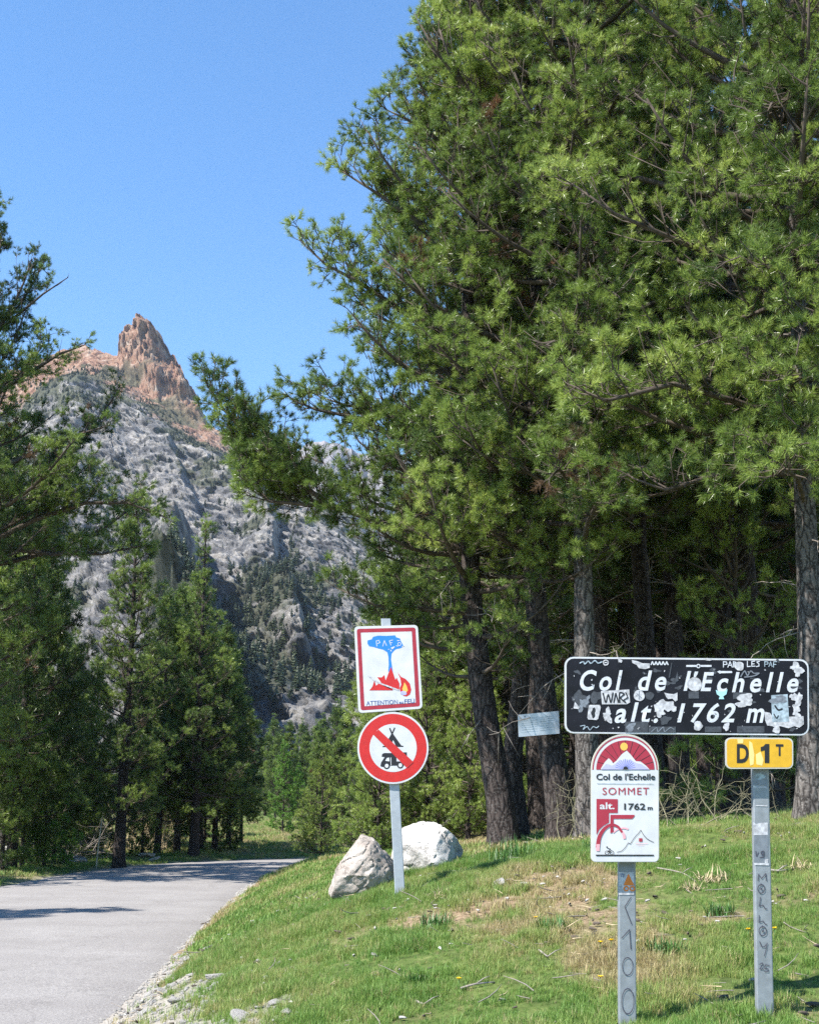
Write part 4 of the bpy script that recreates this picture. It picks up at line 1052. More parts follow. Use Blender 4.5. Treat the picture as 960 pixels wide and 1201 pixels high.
stk([[(786, 172), (846, 168), (852, 268), (790, 270)]], 'sticker_blue', .0050)
stk([blob(815, 188, 26, 16, 25, .4)], 'sticker_grey', .0054)
stk(curve_stroke([(800, 210), (812, 225), (826, 222)], 6) + curve_stroke([(796, 240), (806, 255), (812, 246)], 4), 'ink', .0056, nm='scribble')
stk([blob(521, 283, 17, 16, 26, .15)], 'sticker', .0050)
stk([blob(624, 286, 12, 13, 27, .25)], 'sticker', .0050)
stk([[(68, 220), (74, 196), (90, 216), (88, 222)]], 'sticker', .0048)
stk([blob(95, 190, 26, 34, 28, .3), blob(150, 178, 22, 20, 29, .3)], 'sticker_dim', .0030)
stk([blob(100, 208, 13, 20, 30, .6), blob(118, 190, 10, 14, 35, .6)], 'sticker_grey', .0034)
stk([[(280, 44), (300, 48), (320, 56), (345, 56), (346, 72), (330, 77), (306, 74), (298, 62), (282, 54)]], 'sticker', .0048)
stk([blob(237, 45, 7, 9, 31, .4)], 'sticker', .0048)
stk([blob(558, 42, 11, 5, 32, .3)], 'sticker', .0048)
stk(ring(186, 53, 11, 7, 16) + stroke([(182, 53), (190, 53)], 4), 'sticker', .0049, nm='scribble')
stk(curve_stroke([(92, 55), (104, 50), (110, 58), (122, 48), (132, 56), (146, 46), (158, 55), (172, 50)], 4), 'sticker_blue', .0047, nm='scribble')
stk([p for q_ in range(5) for p in stroke([(350 + q_ * 13, 61), (355 + q_ * 13, 50), (360 + q_ * 13, 61)], 4)], 'letter', .0049, nm='graffiti')
stk([rq(478, 62, 514, 69), rq(530, 62, 570, 69)] + ring(522, 66, 8, 4, 12), 'letter', .0049, nm='sticker')
stk([[(590, 86), (600, 82), (604, 84), (644, 84), (645, 91), (604, 92), (600, 94)]], 'letter', .0049)
# hand-painted PAR LES PAF
def hw(segs, w, mat='letter', m=z1, off=.0052, par=None, pl=None): return stk([p for s_ in segs for p in stroke(s_, w)], mat, off, m, 'graffiti', par, pl)
hw([[(613, 70), (613, 50), (624, 51), (626, 59), (614, 61)], [(629, 70), (637, 50), (645, 70)], [(632, 63), (643, 63)], [(649, 70), (649, 50), (658, 52), (651, 60), (660, 70)]], 3.2)
hw([[(700, 48), (700, 68), (711, 67)], [(727, 48), (716, 49), (716, 67), (728, 66)], [(717, 58), (725, 58)], [(744, 49), (734, 51), (742, 58), (742, 66), (732, 68)]], 3.2)
hw([[(763, 68), (763, 50), (774, 51), (775, 58), (764, 60)], [(778, 68), (784, 50), (790, 68)], [(780, 62), (788, 62)], [(795, 70), (795, 50), (806, 50)], [(795, 60), (804, 60)]], 2.8, 'sticker_blue')
stk(curve_stroke([(676, 104), (690, 84), (700, 100), (712, 84), (724, 92), (742, 92), (722, 102), (690, 106)], 4), 'sticker_grey', .0047, nm='scribble')
stk([rq(256, 268, 340, 306)], 'sticker_dim', .0040); stk([blob(276, 288, 16, 14, 33, .4)], 'sticker_grey', .0043)
stk([rq(662, 284, 762, 308)], 'sticker_dim', .0040); stk([rq(342, 286, 440, 307), rq(546, 286, 606, 306)], 'sticker_dim', .0040)
stk(curve_stroke([(352, 304), (370, 290), (376, 304), (394, 288), (400, 304), (420, 290), (434, 296)], 3), 'sticker_grey', .0046, nm='scribble')
stk([[(414, 108), (424, 54), (427, 54), (418, 108)], [(436, 120), (446, 86), (450, 120)], rq(648, 162, 700, 186), rq(486, 158, 524, 184)], 'sticker_dim', .0040)
stk(curve_stroke([(94, 284), (110, 282), (104, 296), (118, 286), (128, 298), (140, 286), (152, 290), (160, 284)], 2.6), 'sticker_blue', .0046, nm='scribble')
rr_ = random.Random(5)
stk([blob(rr_.uniform(60, 900), rr_.uniform(46, 304), rr_.uniform(1, 3.5), rr_.uniform(1, 3), 100 + k, .4, 8) for k in range(46)], 'sticker', .0058, nm='paint_chips')
stk([blob(rr_.uniform(60, 900), rr_.uniform(46, 304), rr_.uniform(5, 16), rr_.uniform(4, 10), 200 + k, .5, 16) for k in range(26)], 'sticker_dim', .0027, nm='grime_patches')
# posts of the black sign
xw = .088
def gpost(parent, top, bot, Y, w, d, mat, tp_ext=0):
    a = at(bot[0], bot[1], Y); b = at(top[0], top[1], Y)
    dirv = (b - a).normalized(); foot = gz(a.x, Y) - .25
    a2 = a + dirv * ((foot - a.z) / dirv.z)
    return post('post', a2, b, w, d, mat, parent)
YP = YS + .055
gpost(sgn, (733.5, 774), (735, 1190), YP, .092, .05, M['galv'])
gpost(sgn, (888, 776), (896, 1184), YP, .088, .05, M['galv'])
for px in (734, 889):
    for py in (790, 845):
        c = at(px, py, YP); me = box_mesh('clamp', (0, 0, 0), (.075, .012, .018), M['galv_dark'], .003)
        link('clamp', me, sgn, c + Vector((0, -.030 + .0, 0)) - sgn.location)
PP = Plane(YP - .0265)
# markings on the right post
z2 = mapper(3.475, 3.475, 840, 855)
def pst(polys, mat, off, nm='sticker', m=z2): return flat(nm, [m(p) for p in polys], PP, off, M[mat], sgn)
pst([[(149, 380), (160, 388), (180, 383), (208, 382), (208, 433), (150, 433)]], 'sticker', .001)
pst([[(149, 232), (165, 236), (190, 230), (207, 238), (206, 243), (149, 239)], [(158, 311), (206, 312), (206, 316), (158, 314)]], 'sticker', .001, 'paint_streak')
pst([rq(152, 434, 209, 546)], 'galv_dark', .0006, 'dull_band')  # duller grey stretch of the post between the pale streaks
pst([[(153, 546), (212, 548), (213, 557), (154, 555)], [(196, 534), (210, 530), (210, 547), (196, 547)]], 'sticker', .0012, 'paint_streak')
pst(curve_stroke([(160, 500), (163, 520), (170, 505)], 4) + curve_stroke([(178, 525), (190, 520), (192, 500), (182, 502), (184, 512), (192, 508), (190, 525)], 4), 'marker', .0016, 'scribble')
pst([rq(148, 168, 205, 228)], 'galv_dark', .0006, 'dull_band'); pst([blob(176, 195, 20, 14, 41, .2)], 'sticker_blue', .0012)  # duller steel tone across the post just under the yellow plate
z4 = mapper(4.174, 4.174, 700, 990)
wv = [[(787, 180), (790, 148), (805, 170), (825, 145), (828, 180)], [(800, 262), (793, 305), (812, 300), (822, 318), (830, 318)], [(793, 350), (792, 385), (812, 378), (824, 395), (830, 393)], [(795, 478), (805, 503), (818, 505), (826, 494)], [(832, 486), (826, 520), (818, 550)],
      [(795, 590), (808, 583), (812, 592), (795, 612), (815, 614)], [(842, 596), (824, 592), (820, 610), (836, 612), (836, 626), (818, 624)]]
pst([p for s_ in wv for p in stroke(s_, 4)] + ring(803, 220, 19, 15, 18, ky=1.25) + ring(810, 427, 20, 16, 18, ky=1.25) + [ell(803, 220, 5, 6, 8), ell(811, 427, 5, 6, 8)] + stroke([(803, 195), (801, 206)], 4) + stroke([(808, 400), (807, 412)], 4), 'marker', .0015, 'handwriting', z4)
# markings on the left post
pst([rq(104, 138, 180, 250)], 'sticker', .001, 'sticker', z4)
pst([[(128, 203), (140, 176), (150, 150), (155, 148), (166, 174), (182, 203)]] + [p for p in ring(142, 219, 14, 7, 12) + ring(172, 219, 14, 7, 12)], 'orange', .0016, 'sticker', z4)
pst(stroke([(113, 148), (122, 146), (116, 162)], 3) + stroke([(124, 148), (130, 147), (128, 163)], 3), 'navy', .0016, 'scribble', z4)
pst(stroke([(165, 262), (135, 308), (168, 392)], 4) + stroke([(120, 462), (140, 440), (158, 420), (165, 516)], 4) + ring(149, 600, 27, 24, 22, ky=1.7) + ring(150, 771, 31, 28, 22, ky=2.1), 'marker', .0015, 'handwriting', z4)
pst([rq(105, 92, 182, 136)], 'galv_dark', .0006, 'dull_band', z4)  # darker grey band over the post width, directly below the arched board

# ---------------- yellow route marker
PY = Plane(YS - .035)
ym = empty('route_marker_sign', tuple(PY.pt(890, 884)), 'small yellow route number plate hanging under the right end of the black sign', 'road sign')
Qy = [(850.3, 865), (929.8, 865.6), (929.9, 901.8), (850.6, 902)]
plate('plate', rrect(Qy, 6.5), PY, 0, .016, M['alu_back'], ym)
flat('border', [rrect(inset(Qy, .2), 6.3)], PY, .001, M['cream'], ym)
flat('yellow_face', [rrect(inset(Qy, 1.6), 5.2)], PY, .0018, M['yellow'], ym)
z5 = mapper(6, 6, 795, 765)
flat('faded_patch', [z5([(500, 625), (520, 640), (535, 720), (530, 790), (505, 800), (498, 720)]), z5([(545, 720), (580, 700), (600, 760), (590, 800), (550, 790)]), z5([(415, 612), (458, 612), (456, 640), (418, 642)])], PY, .0024, M['pale_yellow'], ym)
text('lettering', 'D', z5(rq(412, 647, 496, 780)), PY, .0032, M['ink'], ym, .03)
flat('lettering', [z5([(640, 646), (640, 780), (608, 780), (608, 690), (580, 698), (580, 668), (600, 662), (612, 646)])], PY, .0032, M['ink'], ym)
text('lettering', 'T', z5(rq(686, 648, 739, 730)), PY, .0032, M['ink'], ym, .03)

# ---------------- arched cyclist sign
YC = YS - .04; PC = Plane(YC)
z6 = mapper(7.064, 7.064, 680, 850)
cyc = empty('cyclist_summit_sign', tuple(PC.pt(732, 950)), 'white arched cyclist altitude sign with red sunburst top, mounted on the left post', 'sign')
def arch(l, r, b, top, yb, rad, n=26):
    out = [(l, yb)]
    for k in range(1, n):
        t = math.pi * (1 - k / n); out.append(((l + r) / 2 + (r - l) / 2 * math.cos(t), yb - (yb - top) * math.sin(t)))
    out.append((r, yb))
    for t in np.linspace(0, math.pi / 2, 6): out.append((r + (652 - 650) - rad * (1 - math.cos(t)), b - rad * (1 - math.sin(t))))
    for t in np.linspace(math.pi / 2, 0, 6): out.append((l + rad * (1 - math.cos(t)), b - rad * (1 - math.sin(t))))
    return out
plate('board', z6(arch(90, 652, 1140, 78, 372, 40)), PC, 0, .018, M['cream'], cyc)
flat('white_face', [z6(arch(94, 648, 1136, 83, 372, 38))], PC, .0010, M['white'], cyc)
flat('rim_line', [z6(p) for p in ring(371, 374, 281, 270, 30, math.pi, 2 * math.pi, 1.045)], PC, .0016, M['cream'], cyc)
flat('rim_line', [z6(p) for p in ring(371, 374, 270, 260, 30, math.pi, 2 * math.pi, 1.03)], PC, .0018, M['crimson'], cyc)
flat('sunburst', [z6(ell(374, 373, 241, 243, 40, math.pi, 2 * math.pi))], PC, .0024, M['crimson'], cyc)
flat('rays', [z6(p) for k in range(1, 12) for p in stroke([(374 + 30 * math.cos(math.pi + k * math.pi / 12), 372 + 30 * math.sin(math.pi + k * math.pi / 12)), (374 + 240 * math.cos(math.pi + k * math.pi / 12), 372 + 240 * math.sin(math.pi + k * math.pi / 12))], 3.5)], PC, .0030, M['ink'], cyc)
flat('sun_disc', [z6(ell(363, 182, 31, 33, 20))], PC, .0036, M['sun_orange'], cyc)
flat('peaks', [z6([(172, 362), (205, 310), (236, 278), (262, 302), (272, 322), (300, 300), (345, 245), (386, 215), (420, 250), (462, 304), (500, 306), (545, 340), (575, 372), (172, 372)])], PC, .0037, M['white'], cyc)
flat('lilac_slopes', [z6([(180, 366), (215, 325), (240, 330), (262, 340), (285, 330), (330, 290), (352, 302), (372, 282), (392, 300), (415, 285), (440, 305), (470, 320), (510, 330), (570, 371), (180, 371)])], PC, .0042, M['lilac'], cyc)
flat('rays', [z6(p) for k in range(1, 14) for p in stroke([(374 + 22 * math.cos(math.pi + k * math.pi / 14), 371 + 22 * math.sin(math.pi + k * math.pi / 14)), (374 + 85 * math.cos(math.pi + k * math.pi / 14), 371 + 85 * math.sin(math.pi + k * math.pi / 14))], 2.2)], PC, .0047, M['navy'], cyc)
flat('hub', [z6(ell(376, 371, 20, 24, 14, math.pi, 2 * math.pi))], PC, .0051, M['ink'], cyc)
text('lettering', "Col de l'Echelle", z6(rq(134, 405, 621, 460)), PC, .003, M['ink'], cyc, .022)
flat('rule', [z6([(140, 486), (608, 490), (608, 495), (140, 491)])], PC, .003, M['sticker_blue'], cyc)
text('lettering', 'SOMMET', z6(rq(185, 522, 570, 582)), PC, .003, M['crimson'], cyc, 0.0, 0, 1.15)
flat('red_block', [z6([(135, 616), (311, 618), (311, 732), (238, 732), (238, 812), (190, 840), (158, 870), (135, 915)])], PC, .0026, M['crimson'], cyc)
text('lettering', 'alt.', z6(rq(162, 645, 285, 702)), PC, .0034, M['white'], cyc, .022)
text('lettering', '1762', z6(rq(364, 652, 540, 708)), PC, .003, M['ink'], cyc, .022)
text('lettering', 'm', z6(rq(558, 683, 600, 708)), PC, .003, M['ink'], cyc, .03)
flat('emblem', [z6([(250, 748), (452, 748), (446, 765), (430, 781), (276, 781), (276, 890), (250, 902)])], PC, .0030, M['crimson'], cyc)
def taper(pts, w0, w1):
    c = catmull(np.array(pts, float), 6); n = len(c); o = []
    for k in range(n - 1): o += stroke([tuple(c[k]), tuple(c[k + 1])], w0 + (w1 - w0) * k / n)
    return o
flat('emblem', [z6(p) for p in taper([(146, 1010), (160, 930), (200, 865), (255, 832), (310, 845), (345, 890)], 34, 16)], PC, .0033, M['crimson'], cyc)
flat('emblem', [z6(p) for p in taper([(276, 896), (310, 870), (360, 858), (395, 866)], 9, 14) + taper([(345, 885), (362, 915), (366, 940)], 20, 22) + taper([(148, 1000), (146, 1040)], 30, 26)], PC, .0029, M['pink'], cyc)
flat('mountain_outline', [z6(p) for p in stroke([(305, 1058), (345, 1048), (375, 1018), (398, 980), (415, 990), (440, 950), (468, 915), (485, 900), (502, 874), (525, 915), (552, 945), (575, 960), (608, 975)], 4)], PC, .003, M['ink'], cyc)
flat('house_mark', [z6(rq(487, 942, 515, 970))], PC, .003, M['crimson'], cyc)
flat('house_mark', [z6(rq(460, 986, 560, 989)), z6(rq(478, 999, 530, 1001))], PC, .003, M['pink'], cyc)
flat('cyclist_mark', [z6(p) for p in ring(222, 1062, 18, 14, 14) + ring(262, 1062, 18, 14, 14) + stroke([(222, 1062), (236, 1044), (262, 1062)], 4) + stroke([(226, 1022), (248, 1030), (238, 1048), (246, 1064)], 5) + stroke([(248, 1030), (258, 1046)], 4)] + [z6(ell(222, 1016, 7, 7, 8))], PC, .003, M['ink'], cyc)
flat('rule', [z6(rq(130, 1078, 610, 1089))], PC, .003, M['ink'], cyc)

# ---------------- leaning post with two signs
YF = 11.6
lp = empty('sign_post', (at(468, 1040, YF).x, YF, gz(at(468, 1040, YF).x, YF)), 'leaning pale steel post carrying the fire warning and the camping ban', 'sign post')
M['galv_light'] = simple('pale_steel', (.36, .39, .42), .5, metal=.25, var=.1, scale=20)
gpost(lp, (452.3, 726), (468.5, 1040), YF, .088, .05, M['galv_light'])
PF = Plane(YF - .05)
z7 = mapper(5.458, 5.458, 400, 710)
fw = empty('fire_warning_sign', tuple(PF.pt(455, 784)), 'red-bordered white fire warning board with burning blue tree, on top of the leaning post', 'sign')
Qf = z7([(82, 135), (490, 125), (521, 662), (110, 691)])
plate('board', rrect(Qf, 4.5), PF, 0, .02, M['cream'], fw)
flat('white_rim', [rrect(inset(Qf, .25), 4.3)], PF, .001, M['white'], fw)
flat('red_border', [rrect(inset(Qf, 3.0), 2.6)], PF, .0018, M['dark_red'], fw)
flat('white_field', [rrect(inset(Qf, 7.6), .6)], PF, .0026, M['white'], fw)
fz = lambda nm, polys, mat, off=.0034: flat(nm, [z7(p) for p in polys], PF, off, M[mat], fw)
fz('tree_print', [[(168, 225), (195, 218), (204, 202), (235, 194), (290, 196), (345, 192), (352, 205), (375, 212), (384, 235), (400, 262), (378, 275), (352, 280), (338, 290), (322, 310), (318, 345), (326, 400), (330, 425), (300, 425), (304, 380), (302, 330), (294, 300), (268, 284), (235, 276), (210, 268), (178, 262), (168, 245)]], 'blue')
fz('graffiti', stroke([(228, 262), (224, 228), (240, 224), (248, 238), (232, 246)], 4) + stroke([(266, 262), (276, 226), (290, 258)], 4) + stroke([(318, 256), (308, 228), (330, 222)], 4) + stroke([(312, 242), (326, 238)], 4) + ring(372, 248, 12, 8, 12), 'white', .0042)
fz('scratches', [blob(330, 272, 10, 8, 61, .5, 14), blob(318, 290, 5, 5, 62, .5, 9), blob(304, 282, 4, 3, 63, .5, 9), blob(395, 262, 8, 3, 64, .5, 9), blob(366, 226, 10, 3, 65, .5, 9), blob(358, 260, 7, 3, 66, .5, 9)], 'white', .0046)
fz('flames_print', [[(180, 545), (200, 520), (212, 480), (222, 515), (240, 500), (256, 495), (230, 460), (258, 462), (276, 446), (284, 482), (298, 445), (318, 395), (334, 440), (346, 478), (354, 462), (372, 500), (372, 540), (300, 520), (245, 492), (238, 500), (330, 535), (330, 545)], [(360, 428), (382, 458), (412, 472), (438, 500), (448, 540), (440, 570), (418, 584), (398, 580), (380, 562), (374, 530), (384, 508), (378, 470)]], 'red', .0038)
fz('flame_core', [[(404, 492), (418, 515), (426, 545), (414, 562), (398, 556), (390, 535), (398, 515)]], 'sun_orange', .0044)
fz('flame_core', [blob(398, 562, 20, 14, 67, .15, 16)], 'lilac', .0047)
fz('smoke_strip', [[(172, 455), (200, 462), (240, 492), (372, 540), (368, 548), (240, 502), (196, 474)]], 'sticker', .0045)
text('lettering', 'ATTENTION', z7([(160, 614), (361, 604), (362, 632), (161, 643)]), PF, .0036, M['navy'], fw, .01)
text('lettering', 'au', z7([(371, 618), (396, 616), (396, 629), (371, 631)]), PF, .0036, M['navy'], fw, .02)
text('lettering', 'FEU', z7([(404, 603), (469, 598), (470, 626), (404, 631)]), PF, .0036, M['navy'], fw, .01)
nc = empty('camping_ban_sign', tuple(PF.pt(460.8, 877)), 'round red-ringed ban sign with tent and camper van, below the fire warning board', 'sign')
nz_ = lambda nm, polys, mat, off: flat(nm, [z7(p) for p in polys], PF, off, M[mat], nc)
plate('disc', z7(ell(331, 914, 228, 231, 56)), PF, 0, .02, M['cream'], nc)
nz_('white_rim', [ell(331, 914, 227, 230, 56)], 'white', .001)
nz_('red_ring', [ell(331, 914, 216, 219, 56)], 'red', .0018)
nz_('white_field', [ell(332, 914, 151, 154, 48)], 'white', .0026)
nz_('tent_print', [[(306, 788), (313, 784), (326, 812), (339, 782), (346, 786), (331, 822), (384, 898), (398, 900), (398, 907), (352, 907), (332, 862), (322, 890), (318, 907), (264, 909), (264, 903), (278, 899), (320, 824)]], 'ink', .0032)
nz_('camper_print', [[(258, 970), (262, 952), (275, 946), (320, 946), (420, 941), (420, 985), (420, 1022), (400, 1026), (310, 1028), (308, 974), (292, 976), (280, 996), (312, 1000), (312, 1030), (262, 1036), (250, 1030), (256, 1005), (278, 972)], ell(291, 1028, 21, 22, 16), ell(378, 1024, 21, 22, 16)], 'ink', .0034)
nz_('camper_print', [ell(291, 1028, 12, 13, 14), ell(378, 1024, 12, 13, 14), rq(354, 970, 386, 1000), rq(316, 975, 320, 1026)], 'white', .0040)
nz_('red_bar', [[(238, 795), (203, 826), (420, 1042), (462, 1004)]], 'red', .0046)

# ---------------- metal notice plate on the leaning trunk
PN = Plane(14.72, 630, R(8))
nb = empty('notice_plate', tuple(PN.pt(631, 850)), 'small tilted pale metal notice plate nailed across the dark trunk left of the black sign', 'notice')
Qn = [(606.8, 838.5), (655, 834), (656, 860.5), (608, 864.5)]
plate('plate', rrect(Qn, .4), PN, 0, .006, simple('dull_aluminium_sheet', (.50, .53, .58), .38, metal=.55, var=.3, scale=5), nb)
flat('print_lines', [[(611 + (c % 2) * 22, 843 + r_ * 2.6 - (c % 2) * 2), (630 + (c % 2) * 20, 841.4 + r_ * 2.6 - (c % 2) * 2), (630 + (c % 2) * 20, 842.0 + r_ * 2.6 - (c % 2) * 2), (611 + (c % 2) * 22, 843.6 + r_ * 2.6 - (c % 2) * 2)] for c in range(2) for r_ in range(7)], PN, .0012, M['sticker_blue'], nb)
flat('nail', [ell(615, 840.5, .7, .7, 8)], PN, .0016, M['ink'], nb)

# ================================================================== BOULDERS AND STONES
def rock_mat(name, a, b, c, sc=5):
    m, nt, N, L, P = new_mat(name); o_ = N.new('ShaderNodeTexCoord').outputs['Object']
    r = ramp_node(N, L, noise_node(N, L, o_, sc, 9, .7).outputs['Fac'], [(.28, a), (.5, b), (.7, c)])
    v = N.new('ShaderNodeTexVoronoi'); v.feature = 'DISTANCE_TO_EDGE'; v.inputs['Scale'].default_value = 2.6
    n2 = noise_node(N, L, o_, 3, 6, .7); va = N.new('ShaderNodeVectorMath'); va.operation = 'MULTIPLY_ADD'; va.inputs[1].default_value = (.9, .9, .9)
    L.new(n2.outputs['Color'], va.inputs[0]); L.new(o_, va.inputs[2]); L.new(va.outputs[0], v.inputs['Vector'])
    r3 = ramp_node(N, L, v.outputs[0], [(0, (.35, .32, .30)), (.035, (1, 1, 1))])
    mu = N.new('ShaderNodeMixRGB'); mu.blend_type = 'MULTIPLY'; mu.inputs[0].default_value = .85
    L.new(r.outputs[0], mu.inputs[1]); L.new(r3.outputs[0], mu.inputs[2]); L.new(mu.outputs[0], P.inputs['Base Color'])
    P.inputs['Roughness'].default_value = .95; P.inputs['Specular IOR Level'].default_value = .15
    bu = N.new('ShaderNodeBump'); bu.inputs['Strength'].default_value = .8; bu.inputs['Distance'].default_value = .03
    L.new(noise_node(N, L, o_, 14, 9, .75).outputs['Fac'], bu.inputs['Height']); L.new(bu.outputs[0], P.inputs['Normal'])
    return m
M['boulder_tan'] = rock_mat('tan_limestone', (.18, .15, .13), (.36, .315, .28), (.48, .44, .40))
M['boulder_white'] = rock_mat('white_limestone', (.26, .24, .22), (.48, .46, .43), (.59, .575, .55))
M['stone'] = rock_mat('pale_stone', (.24, .22, .20), (.42, .40, .37), (.55, .53, .50), 12)
def rock(name, outline, depth, mat, seed, sub=5, rough_=1.0):
    """angular block: cut by the side planes of a convex outline (x, z in metres) plus random front and back facets"""
    rr = np.random.default_rng(seed)
    P = np.array(outline, float); c = P.mean(0); Q_ = P - c
    pl = []
    for k in range(len(Q_)):
        a, b = Q_[k], Q_[(k + 1) % len(Q_)]; e = b - a; n = np.array([e[1], -e[0]]); n /= np.linalg.norm(n)
        if n @ ((a + b) / 2) < 0: n = -n
        pl.append((np.array([n[0], rr.uniform(-.25, .25), n[1]]), abs(n @ a)))
    size = np.abs(Q_).max()
    for s in (-1, 1):
        for k in range(7):
            a = rr.uniform(0, 6.28); t = rr.uniform(.25, .95)
            n = np.array([math.sin(t) * math.cos(a), s * math.cos(t), math.sin(t) * math.sin(a)]); pl.append((n, depth / 2 * math.cos(t) + size * .72 * math.sin(t)))
    bm = bmesh.new(); bmesh.ops.create_icosphere(bm, subdivisions=sub, radius=1)
    D = np.array([v.co[:] for v in bm.verts])
    rs = []
    for n, h in pl:
        n = n / np.linalg.norm(n); dn = D @ n; rs.append(np.where(dn > .02, h / np.maximum(dn, .02), 1e3))
    rs = np.stack(rs); r = rs.min(0); X = D * r[:, None]
    for _ in range(26):                      # chips: extra random facets just under the surface
        n = rr.normal(size=3); n /= np.linalg.norm(n); h = (X @ n).max() * rr.uniform(.84, .96); dn = D @ n
        r = np.minimum(r, np.where(dn > .02, h / np.maximum(dn, .02), 1e3)); X = D * r[:, None]
    X = D * r[:, None]
    f = 1 / size
    dsp = ridged(X[:, 0] * 2.2 * f + seed, X[:, 1] * 2.2 * f, X[:, 2] * 2.2 * f, 4, seed) * .020 + fbm(X[:, 0] * 7 * f, X[:, 1] * 7 * f + seed, X[:, 2] * 7 * f, 3, seed) * .014
    ck = np.abs(vnoise(X[:, 0] * 1.7 * f + X[:, 2] * 1.2 * f, X[:, 1] * 1.5 * f, X[:, 2] * 1.1 * f - X[:, 0] * .8 * f, seed + 3))
    dsp = dsp - .045 * np.exp(-(ck / .035) ** 2)
    ck2 = np.abs(vnoise(X[:, 0] * 2.6 * f - X[:, 2] * 2.1 * f, X[:, 1] * 1.5 * f, X[:, 2] * .8 * f, seed + 9)); dsp = dsp - .03 * np.exp(-(ck2 / .03) ** 2)
    X = X + D * (dsp * size * rough_)[:, None]
    for v, p in zip(bm.verts, X): v.co = p + np.array([c[0], 0, c[1]])
    me = bpy.data.meshes.new(name); bm.to_mesh(me); bm.free(); me.materials.append(mat)
    for p in me.polygons: p.use_smooth = sub >= 6
    if sub >= 5: 
        try: me.set_sharp_from_angle(angle=R(32))
        except Exception: pass
    return me
def boulder(px_pts, Y, depth, label, mat, seed):
    b = min(px_pts, key=lambda p: -p[1]); x0 = at(sum(p[0] for p in px_pts) / len(px_pts), 1000, Y).x
    zb = gz(x0, Y); W_ = [at(px, py, Y) for px, py in px_pts]
    me = rock('boulder', [(w.x - x0, w.z - zb) for w in W_], depth, mat, seed, 6)
    o = link('boulder', me, None, (x0, Y + depth * .25, zb - .045)); tag(o, label, 'boulder'); return o
boulder([(386, 1046), (390, 1022), (404, 998), (413, 981), (420, 976), (436, 979), (450, 992), (460, 1006), (466, 1026), (462, 1048)], 12.7, .55, 'tan angular boulder left of the leaning post', M['boulder_tan'], 11)
boulder([(460, 1036), (460, 995), (466, 970), (490, 964), (515, 963), (528, 974), (540, 988), (545, 1000), (528, 1016), (506, 1034)], 13.2, .7, 'larger white boulder right of the leaning post', M['boulder_white'], 23)
def row_at(px, py, lo=5.5, hi=60):
    """where the sight line through a photo point meets the ground"""
    d = ray(px, py); ys = np.linspace(lo, hi, 900); xs = d.x / d.y * ys; zs = CAMZ + d.z / d.y * ys
    g = ground_z(xs, ys); k = np.argmax(zs < g) if (zs < g).any() else len(ys) - 1
    return Vector((xs[k], ys[k], g[k]))
stone_protos = [rock('stone', [(math.cos(a) * rx, math.sin(a) * .55 * rx + .1) for a, rx in [(k * 6.28 / 7, 1 + .25 * math.sin(k * 2.3 + s)) for k in range(7)]], 1.3, M['stone'], 40 + s, 4, 1.6) for s in range(5)]
def stone(px, py, w_px, label, k, name='limestone_rock', mat=None):
    p = row_at(px, py); w = w_px / F * p.y / 2
    o = link(name, stone_protos[k % 5], None, (p.x, p.y, p.z + w * .12)); o.scale = (w, w * .8, w * .5); o.rotation_euler = (.04 * k, .03 * k, k * 1.7)
    return tag(o, label, 'rock')
for k, (px, py, w, lb) in enumerate([
    (252, 1148, 24, 'largest white stone on the gravel beside the asphalt edge'), (219, 1139, 16, 'flat pale stone just left of the largest white stone'), (226, 1145, 14, 'small pale stone touching the largest white stone on its left'),
    (321, 1180, 17, 'white stone on the grass below right of the gravel patch'), (338, 1192, 18, 'lowest white stone on the grass at the bottom of the photo'), (304, 1185, 12, 'small pale stone left of the white stone on the lower grass'),
    (245, 1113, 12, 'small white stone at the upper end of the gravel strip'), (368, 1156, 9, 'lone tiny white stone out on the grass right of the gravel'), (440, 1122, 12, 'white stone in the middle of the bank grass below the boulders'),
    (205, 1178, 18, 'grey-white stone in the gravel near the asphalt'), (168, 1190, 17, 'pale stone lowest in the gravel next to the asphalt'), (282, 1196, 26, 'broad pale stone at the bottom edge of the gravel'),
    (238, 1190, 15, 'stone in the middle of the lower gravel'), (281, 1080, 9, 'tiny pale stone in the grass beside the far road edge'), (585, 1038, 20, 'flat tan stone lying in the grass right of the boulders'), (190, 1165, 14, 'pale stone half buried at the crumbling asphalt edge')]):
    stone(px, py, w, lb, k)
for k, (px, py, w, lb) in enumerate([(8, 1000, 30, 'grey rock at the far left verge beside the brush pile'), (26, 1004, 22, 'second grey rock of the left verge, right of the first'), (92, 1012, 26, 'white flat rock on the left verge before the thin stick'), (172, 1006, 22, 'whitish rock right of the full-crowned pine foot'), (180, 1010, 16, 'small white rock at the road edge near the cluster of pines'), (60, 1004, 26, 'dull tan rock behind the grass hump on the left verge')]):
    stone(px, py, w, lb, k + 2)
